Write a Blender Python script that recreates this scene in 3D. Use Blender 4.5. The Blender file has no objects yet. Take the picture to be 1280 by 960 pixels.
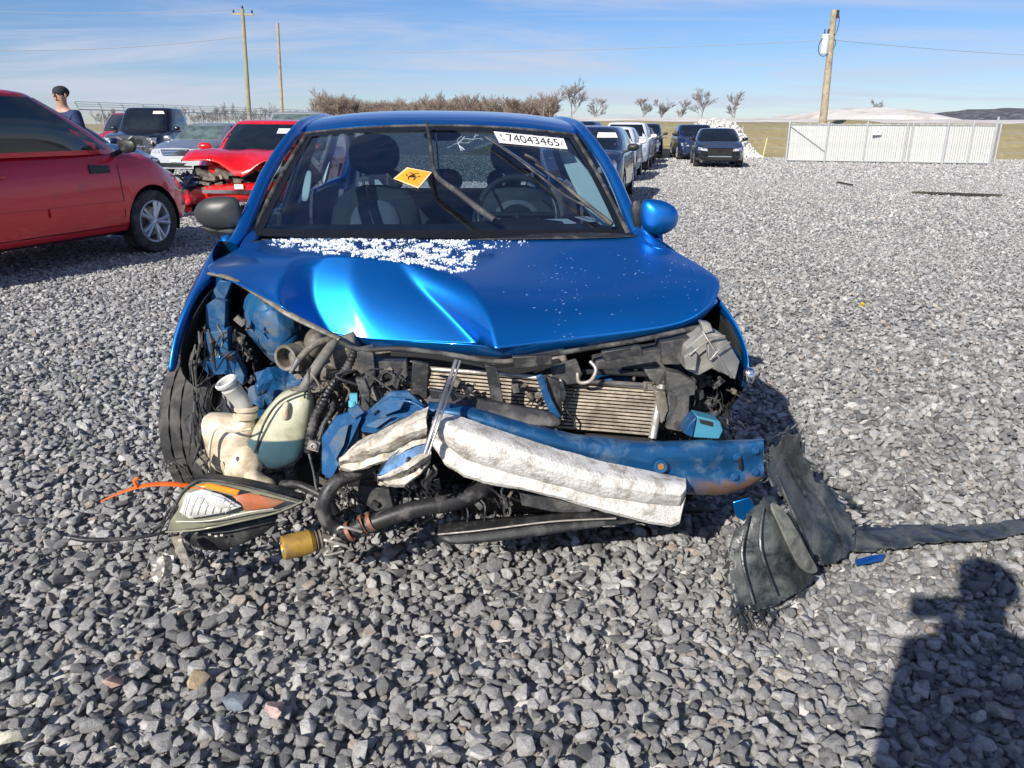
import bpy, bmesh, math, random
import numpy as np
from mathutils import Vector, Matrix, Euler, noise
from mathutils.bvhtree import BVHTree

random.seed(7)
R = math.radians
SC = bpy.context.scene
COL = SC.collection

# ------------------------------------------------------------------ camera, world, sun, exposure
FPX = 967.0
CAM_H = 1.37
PITCH = R(18.3)
ROLL = R(0.4)
cam_data = bpy.data.cameras.new('camera')
cam = bpy.data.objects.new('camera', cam_data)
COL.objects.link(cam)
cam_data.sensor_width = 36.0
cam_data.lens = FPX / 1280 * 36.0
cam_data.clip_start = 0.02
cam_data.clip_end = 6000
cam.matrix_world = Matrix.Translation((0, 0, CAM_H)) @ Matrix.Rotation(R(90) - PITCH, 4, 'X') @ Matrix.Rotation(ROLL, 4, 'Z')
SC.camera = cam
CAM_R = cam.matrix_world.to_3x3()

SUN_EL, SUN_AZ = R(30.0), math.atan2(-0.51, -0.86)   # azimuth of the sun measured from +Y towards +X
SUN_DIR = Vector((math.sin(SUN_AZ) * math.cos(SUN_EL), math.cos(SUN_AZ) * math.cos(SUN_EL), math.sin(SUN_EL)))
SUN_STRENGTH = 5.0
SKY_STRENGTH = 0.060
sl = bpy.data.lights.new('sun', 'SUN')
sl.energy = SUN_STRENGTH
sl.angle = R(0.5)
sl.color = (1.0, 0.94, 0.85)
sun = bpy.data.objects.new('sun', sl)
sun.rotation_euler = SUN_DIR.to_track_quat('Z', 'Y').to_euler()
COL.objects.link(sun)

W = bpy.data.worlds.new('World')
SC.world = W
W.use_nodes = True
wn, wl = W.node_tree.nodes, W.node_tree.links
wn.clear()
def N(nt, kind, **kw):
    n = nt.nodes.new(kind)
    for k, v in kw.items():
        if k.startswith('i_'):
            key = k[2:]
            key = int(key) if key.isdigit() else key.replace('_', ' ')
            n.inputs[key].default_value = v
        else:
            setattr(n, k, v)
    return n
wt = W.node_tree
sky = N(wt, 'ShaderNodeTexSky', sky_type='NISHITA', sun_disc=False, sun_elevation=SUN_EL,
        sun_rotation=SUN_AZ, altitude=200, air_density=1.0, dust_density=0.1, ozone_density=4.0)
tc = N(wt, 'ShaderNodeTexCoord')
sep = N(wt, 'ShaderNodeSeparateXYZ')
wl.new(tc.outputs['Generated'], sep.inputs[0])
zadd = N(wt, 'ShaderNodeMath', operation='ADD', i_1=0.09)
zmax = N(wt, 'ShaderNodeMath', operation='MAXIMUM', i_1=0.0)
wl.new(sep.outputs[2], zmax.inputs[0]); wl.new(zmax.outputs[0], zadd.inputs[0])
dx = N(wt, 'ShaderNodeMath', operation='DIVIDE'); dy = N(wt, 'ShaderNodeMath', operation='DIVIDE')
wl.new(sep.outputs[0], dx.inputs[0]); wl.new(zadd.outputs[0], dx.inputs[1])
wl.new(sep.outputs[1], dy.inputs[0]); wl.new(zadd.outputs[0], dy.inputs[1])
comb = N(wt, 'ShaderNodeCombineXYZ')
wl.new(dx.outputs[0], comb.inputs[0]); wl.new(dy.outputs[0], comb.inputs[1])
def cloud(rot, scale, nscale, detail, lo, hi, dist=0.6):
    mp = N(wt, 'ShaderNodeMapping')
    mp.inputs['Rotation'].default_value = (0, 0, rot)
    mp.inputs['Scale'].default_value = scale
    wl.new(comb.outputs[0], mp.inputs[0])
    ns = N(wt, 'ShaderNodeTexNoise', i_Scale=nscale, i_Detail=detail, i_Roughness=0.58, i_Distortion=dist)
    wl.new(mp.outputs[0], ns.inputs['Vector'])
    mr = N(wt, 'ShaderNodeMapRange', interpolation_type='SMOOTHSTEP', i_1=lo, i_2=hi)
    wl.new(ns.outputs['Fac'], mr.inputs[0])
    return mr.outputs[0]
c1 = cloud(R(14), (0.26, 0.55, 1), 0.95, 7, 0.44, 0.68)
c2 = cloud(R(-8), (0.20, 0.9, 1), 1.7, 7, 0.50, 0.76, 0.7)
cm = N(wt, 'ShaderNodeMath', operation='MAXIMUM')
wl.new(c1, cm.inputs[0]); wl.new(c2, cm.inputs[1])
cf = N(wt, 'ShaderNodeMath', operation='MULTIPLY', i_1=0.85)
wl.new(cm.outputs[0], cf.inputs[0])
tint = N(wt, 'ShaderNodeMix', data_type='RGBA', blend_type='MULTIPLY')
tint.inputs[0].default_value = 1.0; tint.inputs[7].default_value = (0.92, 0.98, 1.24, 1)
wl.new(sky.outputs[0], tint.inputs[6])
hs = N(wt, 'ShaderNodeHueSaturation', i_Saturation=1.08, i_Value=1.08)
wl.new(tint.outputs[2], hs.inputs['Color'])
cmix = N(wt, 'ShaderNodeMix', data_type='RGBA')
cmix.inputs[7].default_value = (7.4, 8.0, 9.8, 1)
wl.new(cf.outputs[0], cmix.inputs[0]); wl.new(hs.outputs[0], cmix.inputs[6])
bg = N(wt, 'ShaderNodeBackground', i_Strength=SKY_STRENGTH)
wl.new(cmix.outputs[2], bg.inputs[0])
wo = N(wt, 'ShaderNodeOutputWorld')
wl.new(bg.outputs[0], wo.inputs[0])

SC.view_settings.view_transform = 'Standard'
SC.view_settings.look = 'None'
SC.view_settings.exposure = 0.45
SC.view_settings.gamma = 1.0
SC.view_settings.use_curve_mapping = False

# ------------------------------------------------------------------ pixel of the photograph (1280 wide) at depth D -> point in the place
def P(px, py, D):
    d = CAM_R @ Vector(((px - 640) / FPX, (480 - py) / FPX, -1.0))
    return Vector((0, 0, CAM_H)) + d * (D / d.y)
def G(px, py, z=0.0):
    d = CAM_R @ Vector(((px - 640) / FPX, (480 - py) / FPX, -1.0))
    return Vector((0, 0, CAM_H)) + d * ((z - CAM_H) / d.z)

# ------------------------------------------------------------------ materials
def mat(name, col, rough=0.5, metal=0.0, var=0.12, vscale=6.0, bump=0.0, bscale=60.0, coat=0.0,
        dirt=None, dirt_amt=0.5, dirt_scale=3.0, dirt_rough=0.8, emit=None, spec=0.5, alpha=1.0, coat_rough=0.05, trans=0.0, ior=1.45):
    m = bpy.data.materials.new(name); m.use_nodes = True
    nt = m.node_tree; b = nt.nodes['Principled BSDF']
    L = nt.links.new
    b.inputs['Roughness'].default_value = rough
    b.inputs['Metallic'].default_value = metal
    b.inputs['Coat Weight'].default_value = coat
    b.inputs['Coat Roughness'].default_value = coat_rough
    b.inputs['Specular IOR Level'].default_value = spec
    b.inputs['Transmission Weight'].default_value = trans
    b.inputs['IOR'].default_value = ior
    b.inputs['Alpha'].default_value = alpha
    t = N(nt, 'ShaderNodeTexCoord')
    n1 = N(nt, 'ShaderNodeTexNoise', i_Scale=vscale, i_Detail=6.0, i_Roughness=0.6)
    L(t.outputs['Object'], n1.inputs['Vector'])
    mr = N(nt, 'ShaderNodeMapRange', i_1=0.3, i_2=0.7, i_3=1 - var, i_4=1 + var)
    L(n1.outputs['Fac'], mr.inputs[0])
    mul = N(nt, 'ShaderNodeVectorMath', operation='SCALE')
    mul.inputs[0].default_value = col[:3]
    L(mr.outputs[0], mul.inputs['Scale'])
    cur = mul.outputs[0]
    if dirt:
        n2 = N(nt, 'ShaderNodeTexNoise', i_Scale=dirt_scale, i_Detail=9.0, i_Roughness=0.68, i_Distortion=0.4)
        L(t.outputs['Object'], n2.inputs['Vector'])
        dr = N(nt, 'ShaderNodeMapRange', i_1=0.62 - dirt_amt * 0.3, i_2=0.74 - dirt_amt * 0.2)
        L(n2.outputs['Fac'], dr.inputs[0])
        mx = N(nt, 'ShaderNodeMix', data_type='RGBA')
        mx.inputs[7].default_value = (*dirt[:3], 1)
        L(dr.outputs[0], mx.inputs[0]); L(cur, mx.inputs[6])
        cur = mx.outputs[2]
        rr = N(nt, 'ShaderNodeMapRange', i_3=rough, i_4=dirt_rough)
        L(dr.outputs[0], rr.inputs[0]); L(rr.outputs[0], b.inputs['Roughness'])
        if metal:
            mm = N(nt, 'ShaderNodeMapRange', i_3=metal, i_4=metal * 0.2)
            L(dr.outputs[0], mm.inputs[0]); L(mm.outputs[0], b.inputs['Metallic'])
    L(cur, b.inputs['Base Color'])
    if bump:
        n3 = N(nt, 'ShaderNodeTexNoise', i_Scale=bscale, i_Detail=5.0, i_Roughness=0.65)
        L(t.outputs['Object'], n3.inputs['Vector'])
        bp = N(nt, 'ShaderNodeBump', i_Strength=min(1.0, bump), i_Distance=0.01)
        L(n3.outputs['Fac'], bp.inputs['Height']); L(bp.outputs[0], b.inputs['Normal'])
    if emit:
        b.inputs['Emission Color'].default_value = (*emit, 1); b.inputs['Emission Strength'].default_value = 1
    return m

def paint(name, col, metal=0.5, rough=0.32, dirt=(0.25, 0.23, 0.21), dirt_amt=0.15, flake=0.0):
    return mat(name, col, rough=rough, metal=metal, var=0.05, vscale=3, coat=0.8, dirt=dirt, dirt_amt=dirt_amt,
               dirt_scale=5, bump=0.02, bscale=8, coat_rough=0.06)

def thin_glass(name, tint=(0.62, 0.72, 0.74), ior=1.5, gloss_rough=0.02, dust=0.04):
    m = bpy.data.materials.new(name); m.use_nodes = True
    nt = m.node_tree; nt.nodes.clear(); L = nt.links.new
    o = N(nt, 'ShaderNodeOutputMaterial')
    tr = N(nt, 'ShaderNodeBsdfTransparent'); tr.inputs[0].default_value = (*tint, 1)
    gl = N(nt, 'ShaderNodeBsdfGlossy', i_Roughness=gloss_rough)
    fr = N(nt, 'ShaderNodeLayerWeight', i_Blend=0.5)
    pw = N(nt, 'ShaderNodeMath', operation='POWER', i_1=4.0); L(fr.outputs['Facing'], pw.inputs[0])
    fm = N(nt, 'ShaderNodeMath', operation='MULTIPLY_ADD', i_1=0.85, i_2=0.17)
    mx = N(nt, 'ShaderNodeMixShader')
    L(pw.outputs[0], fm.inputs[0]); L(fm.outputs[0], mx.inputs[0]); L(tr.outputs[0], mx.inputs[1]); L(gl.outputs[0], mx.inputs[2])
    df = N(nt, 'ShaderNodeBsdfDiffuse'); df.inputs[0].default_value = (0.5, 0.5, 0.5, 1)
    t = N(nt, 'ShaderNodeTexCoord'); ns = N(nt, 'ShaderNodeTexNoise', i_Scale=14.0, i_Detail=8.0)
    L(t.outputs['Object'], ns.inputs['Vector'])
    mr = N(nt, 'ShaderNodeMapRange', i_1=0.35, i_2=0.8, i_3=dust * 0.3, i_4=dust * 2)
    L(ns.outputs['Fac'], mr.inputs[0])
    mx2 = N(nt, 'ShaderNodeMixShader')
    L(mr.outputs[0], mx2.inputs[0]); L(mx.outputs[0], mx2.inputs[1]); L(df.outputs[0], mx2.inputs[2])
    L(mx2.outputs[0], o.inputs[0])
    return m

M = {}
M['blue'] = mat('blue_paint', (0.003, 0.175, 0.58), rough=0.40, metal=0.85, var=0.06, vscale=4, coat=1.0, coat_rough=0.10, bump=0.02, bscale=9)
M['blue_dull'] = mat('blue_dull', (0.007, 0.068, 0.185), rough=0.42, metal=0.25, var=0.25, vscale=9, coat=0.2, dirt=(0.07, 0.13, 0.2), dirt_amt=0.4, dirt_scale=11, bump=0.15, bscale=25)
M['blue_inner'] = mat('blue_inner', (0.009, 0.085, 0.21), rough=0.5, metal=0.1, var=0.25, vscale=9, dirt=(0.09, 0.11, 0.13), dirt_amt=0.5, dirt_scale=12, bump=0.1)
M['black_plastic'] = mat('black_plastic', (0.018, 0.019, 0.021), rough=0.45, var=0.3, vscale=20, dirt=(0.075, 0.073, 0.07), dirt_amt=0.4, dirt_scale=14, bump=0.12, bscale=120)
M['black_dusty'] = mat('black_dusty', (0.035, 0.036, 0.039), rough=0.55, var=0.4, vscale=15, dirt=(0.12, 0.115, 0.105), dirt_amt=0.5, dirt_scale=10, bump=0.3, bscale=80)
M['rubber'] = mat('rubber', (0.025, 0.025, 0.027), rough=0.7, var=0.2, dirt=(0.12, 0.115, 0.11), dirt_amt=0.5, dirt_scale=12, bump=0.1)
M['hose'] = mat('hose', (0.02, 0.02, 0.022), rough=0.42, var=0.2, dirt=(0.11, 0.105, 0.10), dirt_amt=0.4, dirt_scale=18, bump=0.15, bscale=150)
M['tyre'] = mat('tyre', (0.024, 0.024, 0.026), rough=0.75, var=0.2, dirt=(0.085, 0.08, 0.075), dirt_amt=0.55, dirt_scale=9)
M['liner'] = mat('liner', (0.018, 0.022, 0.025), rough=0.27, var=0.4, vscale=7, dirt=(0.10, 0.11, 0.105), dirt_amt=0.6, dirt_scale=9, dirt_rough=0.6, bump=0.2, bscale=70)
M['foam'] = mat('foam', (0.72, 0.70, 0.66), rough=0.9, var=0.10, vscale=8, dirt=(0.36, 0.33, 0.28), dirt_amt=0.5, dirt_scale=22, bump=0.8, bscale=120)
M['foam_dirty'] = mat('foam_dirty', (0.66, 0.62, 0.53), rough=0.9, var=0.12, vscale=12, dirt=(0.28, 0.25, 0.20), dirt_amt=0.7, dirt_scale=25, bump=0.6, bscale=110)
M['tank'] = mat('tank_plastic', (0.66, 0.59, 0.46), rough=0.45, var=0.16, vscale=9, dirt=(0.34, 0.25, 0.15), dirt_amt=0.65, dirt_scale=9, bump=0.08, bscale=30)
M['alu'] = mat('aluminium', (0.42, 0.40, 0.37), rough=0.5, metal=0.75, var=0.2, vscale=14, dirt=(0.20, 0.17, 0.13), dirt_amt=0.5, dirt_scale=16, bump=0.2, bscale=70)
M['steel'] = mat('steel', (0.32, 0.32, 0.33), rough=0.42, metal=0.85, var=0.2, vscale=10, dirt=(0.14, 0.12, 0.10), dirt_amt=0.4, dirt_scale=12, bump=0.05)
M['engine'] = mat('engine_metal', (0.24, 0.22, 0.19), rough=0.6, metal=0.35, var=0.35, vscale=18, dirt=(0.10, 0.085, 0.065), dirt_amt=0.7, dirt_scale=16, bump=0.3, bscale=80)
M['fin'] = mat('radiator_fin', (0.30, 0.255, 0.195), rough=0.6, metal=0.3, var=0.2, vscale=30, dirt=(0.16, 0.13, 0.10), dirt_amt=0.5, dirt_scale=12)
M['gold'] = mat('gold_canister', (0.50, 0.30, 0.055), rough=0.4, metal=0.45, var=0.2, vscale=9, dirt=(0.16, 0.10, 0.04), dirt_amt=0.5, dirt_scale=14, bump=0.1)
M['lens'] = mat('lens_cloudy', (0.58, 0.57, 0.48), rough=0.12, var=0.15, vscale=9, coat=0.6, dirt=(0.34, 0.33, 0.27), dirt_amt=0.5, dirt_scale=9, dirt_rough=0.3)
M['chrome'] = mat('chrome', (0.82, 0.83, 0.85), rough=0.14, metal=1.0, var=0.06, bump=0.05, bscale=14)
M['amber'] = mat('amber_lens', (0.80, 0.26, 0.01), rough=0.22, var=0.25, vscale=12, coat=0.6)
M['amber_dark'] = mat('amber_dark', (0.50, 0.12, 0.03), rough=0.28, var=0.35, vscale=16, coat=0.6, dirt=(0.2, 0.15, 0.1), dirt_amt=0.5)
M['orange'] = mat('orange_plastic', (0.74, 0.13, 0.012), rough=0.3, var=0.2, vscale=14, coat=0.4)
M['glass'] = thin_glass('windshield_glass', tint=(0.44, 0.56, 0.66), dust=0.006)
M['rear_glass'] = thin_glass('rear_glass', tint=(0.30, 0.38, 0.42), dust=0.01)
M['car_glass'] = mat('dark_car_glass', (0.010, 0.014, 0.018), rough=0.04, var=0.3, spec=0.8, coat=0.3)
M['pale_glass'] = mat('pale_car_glass', (0.10, 0.14, 0.13), rough=0.05, var=0.6, vscale=3, spec=0.8, coat=0.3)
M['seat'] = mat('seat_fabric', (0.055, 0.058, 0.068), rough=0.9, var=0.2, bump=0.25, bscale=260)
M['seat_panel'] = mat('seat_panel', (0.16, 0.17, 0.18), rough=0.9, var=0.2, bump=0.25, bscale=260)
M['dash'] = mat('dashboard', (0.02, 0.021, 0.023), rough=0.6, var=0.2, bump=0.15, bscale=160)
M['trim'] = mat('pillar_trim', (0.80, 0.86, 0.74), rough=0.75, var=0.06, vscale=3)
M['frit'] = mat('glass_frit', (0.010, 0.011, 0.013), rough=0.25, var=0.1)
M['paper'] = mat('paper', (0.80, 0.80, 0.78), rough=0.7, var=0.03, vscale=4)
M['ink'] = mat('ink', (0.02, 0.02, 0.02), rough=0.6, var=0.1)
M['sticker'] = mat('orange_sticker', (0.86, 0.33, 0.03), rough=0.5, var=0.12, vscale=14)
M['sticker_edge'] = mat('pale_orange_edge', (0.85, 0.55, 0.32), rough=0.5, var=0.08)
M['snow'] = mat('snow', (0.72, 0.75, 0.80), rough=0.7, var=0.04, bump=0.2, bscale=200)
M['crack'] = mat('crack', (0.7, 0.78, 0.8), rough=0.3, var=0.1)
M['silver_rim'] = mat('alloy_rim', (0.62, 0.63, 0.65), rough=0.32, metal=0.6, var=0.08, dirt=(0.2, 0.19, 0.18), dirt_amt=0.3)
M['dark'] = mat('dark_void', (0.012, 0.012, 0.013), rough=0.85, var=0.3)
M['lamp'] = mat('headlamp_glass', (0.55, 0.57, 0.60), rough=0.08, metal=0.4, var=0.4, vscale=20, coat=1.0)
M['tail'] = mat('tail_lamp', (0.35, 0.01, 0.01), rough=0.15, var=0.2, coat=1.0)
M['plate'] = mat('number_plate', (0.6, 0.6, 0.6), rough=0.5, var=0.3, vscale=30)
M['coolant'] = None

# ------------------------------------------------------------------ mesh builder
def link(name, me, m=None, parent=None, label=None, cat=None, group=None, kind=None, mods=()):
    o = bpy.data.objects.new(name, me)
    COL.objects.link(o)
    if m is not None and me is not None:
        for k in (m if isinstance(m, (list, tuple)) else [m]):
            me.materials.append(k)
    if parent: o.parent = parent
    tag(o, label, cat, group, kind)
    for md in mods:
        if md[0] == 'bevel':
            b = o.modifiers.new('bevel', 'BEVEL'); b.width = md[1]; b.segments = md[2]; b.limit_method = 'ANGLE'; b.angle_limit = R(35)
        elif md[0] == 'subsurf':
            b = o.modifiers.new('subsurf', 'SUBSURF'); b.levels = md[1]; b.render_levels = md[1]
        elif md[0] == 'solid':
            b = o.modifiers.new('solid', 'SOLIDIFY'); b.thickness = md[1]; b.offset = -1 if len(md) < 3 else md[2]
    return o
def tag(o, label=None, cat=None, group=None, kind=None):
    if label: o['label'] = label
    if cat: o['category'] = cat
    if group: o['group'] = group
    if kind: o['kind'] = kind
    return o
def empty(name, loc=(0, 0, 0), rz=0.0, label=None, cat=None, group=None):
    o = bpy.data.objects.new(name, None); COL.objects.link(o)
    o.location = loc; o.rotation_euler = (0, 0, rz)
    o.empty_display_size = 0.1
    return tag(o, label, cat, group)

def smooth_path(pts, n=6):
    pts = [Vector(p) for p in pts]
    if len(pts) < 3: return pts
    out = []
    for i in range(len(pts) - 1):
        p0 = pts[max(i - 1, 0)]; p1 = pts[i]; p2 = pts[i + 1]; p3 = pts[min(i + 2, len(pts) - 1)]
        for k in range(n):
            t = k / n
            out.append(0.5 * ((2 * p1) + (p2 - p0) * t + (2 * p0 - 5 * p1 + 4 * p2 - p3) * t * t + (3 * p1 - p0 - 3 * p2 + p3) * t ** 3))
    out.append(pts[-1])
    return out

class MB:
    def __init__(s): s.v = []; s.f = []; s.mi = []; s.crease = []
    def add(s, vs, fs, mi=0):
        o = len(s.v); s.v += [tuple(v) for v in vs]
        for f in fs: s.f.append([i + o for i in f]); s.mi.append(mi)
        return s
    def box(s, c, size, rot=None, mi=0, taper=1.0):
        hx, hy, hz = [k / 2 for k in size]
        vs = [Vector((x * hx * (taper if z > 0 else 1), y * hy * (taper if z > 0 else 1), z * hz)) for z in (-1, 1) for y in (-1, 1) for x in (-1, 1)]
        if rot is not None:
            m = rot if isinstance(rot, Matrix) else Euler(rot).to_matrix()
            vs = [m @ v for v in vs]
        c = Vector(c)
        return s.add([v + c for v in vs], [(0, 2, 3, 1), (4, 5, 7, 6), (0, 1, 5, 4), (2, 6, 7, 3), (0, 4, 6, 2), (1, 3, 7, 5)], mi)
    def tube(s, path, r, n=8, caps=True, sm=0, flat=1.0, mi=0, ribs=0):
        if sm:
            k = len(path); path2 = smooth_path(path, sm)
            if isinstance(r, (list, tuple)):
                r = [np.interp(i / (len(path2) - 1) * (k - 1), range(k), r) for i in range(len(path2))]
            path = path2
        path = [Vector(p) for p in path]
        m = len(path)
        rr = list(r) if isinstance(r, (list, tuple)) else [r] * m
        if ribs: rr = [x * (1.0 + (ribs if i % 2 else -ribs)) for i, x in enumerate(rr)]
        vs = []; up = None
        for i, p in enumerate(path):
            t = (path[min(i + 1, m - 1)] - path[max(i - 1, 0)])
            if t.length < 1e-9: t = Vector((0, 0, 1))
            t.normalize()
            if up is None: up = Vector((0, 0, 1)) if abs(t.z) < 0.9 else Vector((1, 0, 0))
            a = t.cross(up)
            if a.length < 1e-6: a = t.orthogonal()
            a.normalize(); b = a.cross(t).normalized(); up = b
            for k in range(n):
                an = 2 * math.pi * k / n
                vs.append(p + a * math.cos(an) * rr[i] + b * math.sin(an) * rr[i] * flat)
        fs = []
        for i in range(m - 1):
            for k in range(n):
                k2 = (k + 1) % n
                fs.append((i * n + k, i * n + k2, (i + 1) * n + k2, (i + 1) * n + k))
        if caps: fs.append(list(range(n))[::-1]); fs.append([(m - 1) * n + k for k in range(n)])
        return s.add(vs, fs, mi)
    def cyl(s, a, b, r, r2=None, n=16, mi=0):
        return s.tube([a, b], [r, r if r2 is None else r2], n=n, mi=mi)
    def lathe(s, prof, c, axis='x', n=24, mi=0, closed=False):
        # prof: list of (radius, height along axis)
        vs = []; c = Vector(c)
        if isinstance(axis, str):
            ax = {'x': Vector((1, 0, 0)), 'y': Vector((0, 1, 0)), 'z': Vector((0, 0, 1))}[axis]
        else: ax = Vector(axis).normalized()
        a = ax.orthogonal().normalized(); b = ax.cross(a)
        for (r, h) in prof:
            for k in range(n):
                an = 2 * math.pi * k / n
                vs.append(c + ax * h + (a * math.cos(an) + b * math.sin(an)) * r)
        m = len(prof); fs = []
        for i in range(m if closed else m - 1):
            j = (i + 1) % m
            for k in range(n):
                k2 = (k + 1) % n
                fs.append((i * n + k, i * n + k2, j * n + k2, j * n + k))
        return s.add(vs, fs, mi)
    def grid(s, rows, mi=0, closed=False):
        nr, nc = len(rows), len(rows[0])
        vs = [p for r in rows for p in r]; fs = []
        for i in range(nr - 1):
            for j in range(nc if closed else nc - 1):
                j2 = (j + 1) % nc
                fs.append((i * nc + j, i * nc + j2, (i + 1) * nc + j2, (i + 1) * nc + j))
        return s.add(vs, fs, mi)
    def loft(s, secs, mi=0):
        s.grid(secs, mi, closed=True)
        n = len(secs[0]); o = len(s.v) - n * len(secs)
        s.f.append([o + k for k in range(n)][::-1]); s.mi.append(mi)
        o2 = len(s.v) - n
        s.f.append([o2 + k for k in range(n)]); s.mi.append(mi)
        return s
    def prism(s, pts, d, mi=0):
        # flat outline pts extruded by vector d
        n = len(pts); d = Vector(d)
        vs = [Vector(p) for p in pts] + [Vector(p) + d for p in pts]
        fs = [list(range(n)), [n + k for k in range(n)][::-1]] + [(k, k + n, (k + 1) % n + n, (k + 1) % n) for k in range(n)]
        return s.add(vs, fs, mi)
    def ball(s, c, r, seg=12, rings=8, mi=0, rot=None):
        rx, ry, rz = (r, r, r) if not isinstance(r, (tuple, list)) else r
        vs = []; c = Vector(c)
        for i in range(rings + 1):
            ph = math.pi * i / rings
            for k in range(seg):
                an = 2 * math.pi * k / seg
                v = Vector((rx * math.sin(ph) * math.cos(an), ry * math.sin(ph) * math.sin(an), rz * math.cos(ph)))
                if rot is not None: v = (rot if isinstance(rot, Matrix) else Euler(rot).to_matrix()) @ v
                vs.append(c + v)
        fs = []
        for i in range(rings):
            for k in range(seg):
                k2 = (k + 1) % seg
                fs.append((i * seg + k, (i + 1) * seg + k, (i + 1) * seg + k2, i * seg + k2))
        return s.add(vs, fs, mi)
    def pillow(s, pts, n_dir, front, back, steps=4, chaikin=2, mi=0, power=0.5):
        pts = [Vector(p) for p in pts]
        for _ in range(chaikin):
            q = []
            for i in range(len(pts)):
                a, b = pts[i], pts[(i + 1) % len(pts)]
                q += [a * 0.75 + b * 0.25, a * 0.25 + b * 0.75]
            pts = q
        c = sum(pts, Vector()) / len(pts); n_dir = Vector(n_dir).normalized()
        rings = []
        for i in range(steps + 1):
            sc = 0.04 + 0.96 * math.sin(math.pi / 2 * i / steps)
            h = front * (1 - sc ** 2) ** power
            rings.append([c + (p - c) * sc + n_dir * h for p in pts])
        for i in range(steps - 1, -1, -1):
            sc = 0.04 + 0.96 * math.sin(math.pi / 2 * i / steps)
            h = back * (1 - sc ** 2) ** power
            rings.append([c + (p - c) * sc - n_dir * h for p in pts])
        return s.loft(rings, mi)
    def jitter(s, amt, freq=6.0, seed=0.0):
        out = []
        for v in s.v:
            vv = Vector(v) * freq + Vector((seed, seed * 1.7, seed * 0.3))
            d = noise.noise_vector(vv)
            out.append(tuple(Vector(v) + d * amt))
        s.v = out
        return s
    def build(s, name, m, parent=None, smooth=35, label=None, cat=None, group=None, kind=None, mods=(), weld=False, tri=False):
        me = bpy.data.meshes.new(name)
        me.from_pydata(s.v, [], s.f); me.validate(); me.update()
        if len(me.polygons) == len(s.mi): me.polygons.foreach_set('material_index', s.mi)
        bm = bmesh.new(); bm.from_mesh(me)
        if weld: bmesh.ops.remove_doubles(bm, verts=bm.verts, dist=1e-4)
        bmesh.ops.recalc_face_normals(bm, faces=bm.faces)
        bm.to_mesh(me); bm.free()
        if smooth:
            me.shade_smooth()
            if smooth < 180: me.set_sharp_from_angle(angle=R(smooth))
        return link(name, me, m, parent, label, cat, group, kind, mods)

def crumple(o, amt=.006, freq=14, fine=.0015, m=None):
    # bake the modifiers and dent the fine mesh with creased noise
    dg = bpy.context.evaluated_depsgraph_get(); nm = bpy.data.meshes.new_from_object(o.evaluated_get(dg))
    o.modifiers.clear(); nm.name = o.name; o.data = nm
    nrm = [v.normal.copy() for v in nm.vertices]
    for v, n_ in zip(nm.vertices, nrm):
        q = v.co * freq
        f = noise.voronoi(q)[0]
        d = (min(f[1] - f[0], .5) - .25) * 2 * amt + noise.noise(q * .6 + Vector((9, 2, 5))) * amt + noise.noise(q * 4.3) * fine
        v.co += n_ * d
    nm.shade_smooth(); nm.set_sharp_from_angle(angle=R(38))
    return o
def bvh_of(o):
    dg = bpy.context.evaluated_depsgraph_get()
    e = o.evaluated_get(dg); me = e.to_mesh()
    b = BVHTree.FromPolygons([v.co.copy() for v in me.vertices], [list(p.vertices) for p in me.polygons])
    e.to_mesh_clear()
    return b
def copy_tree(o, parent=None):
    c = o.copy(); COL.objects.link(c)
    if parent: c.parent = parent
    for ch in list(o.children): copy_tree(ch, c)
    return c
def text_mesh(body, size):
    cu = bpy.data.curves.new('lettering', 'FONT'); cu.body = body; cu.size = size
    cu.align_x = 'CENTER'; cu.align_y = 'CENTER'; cu.extrude = 0.0
    o = bpy.data.objects.new('lettering', cu); COL.objects.link(o)
    dg = bpy.context.evaluated_depsgraph_get()
    me = bpy.data.meshes.new_from_object(o.evaluated_get(dg))
    bpy.data.objects.remove(o)
    return me
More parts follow.
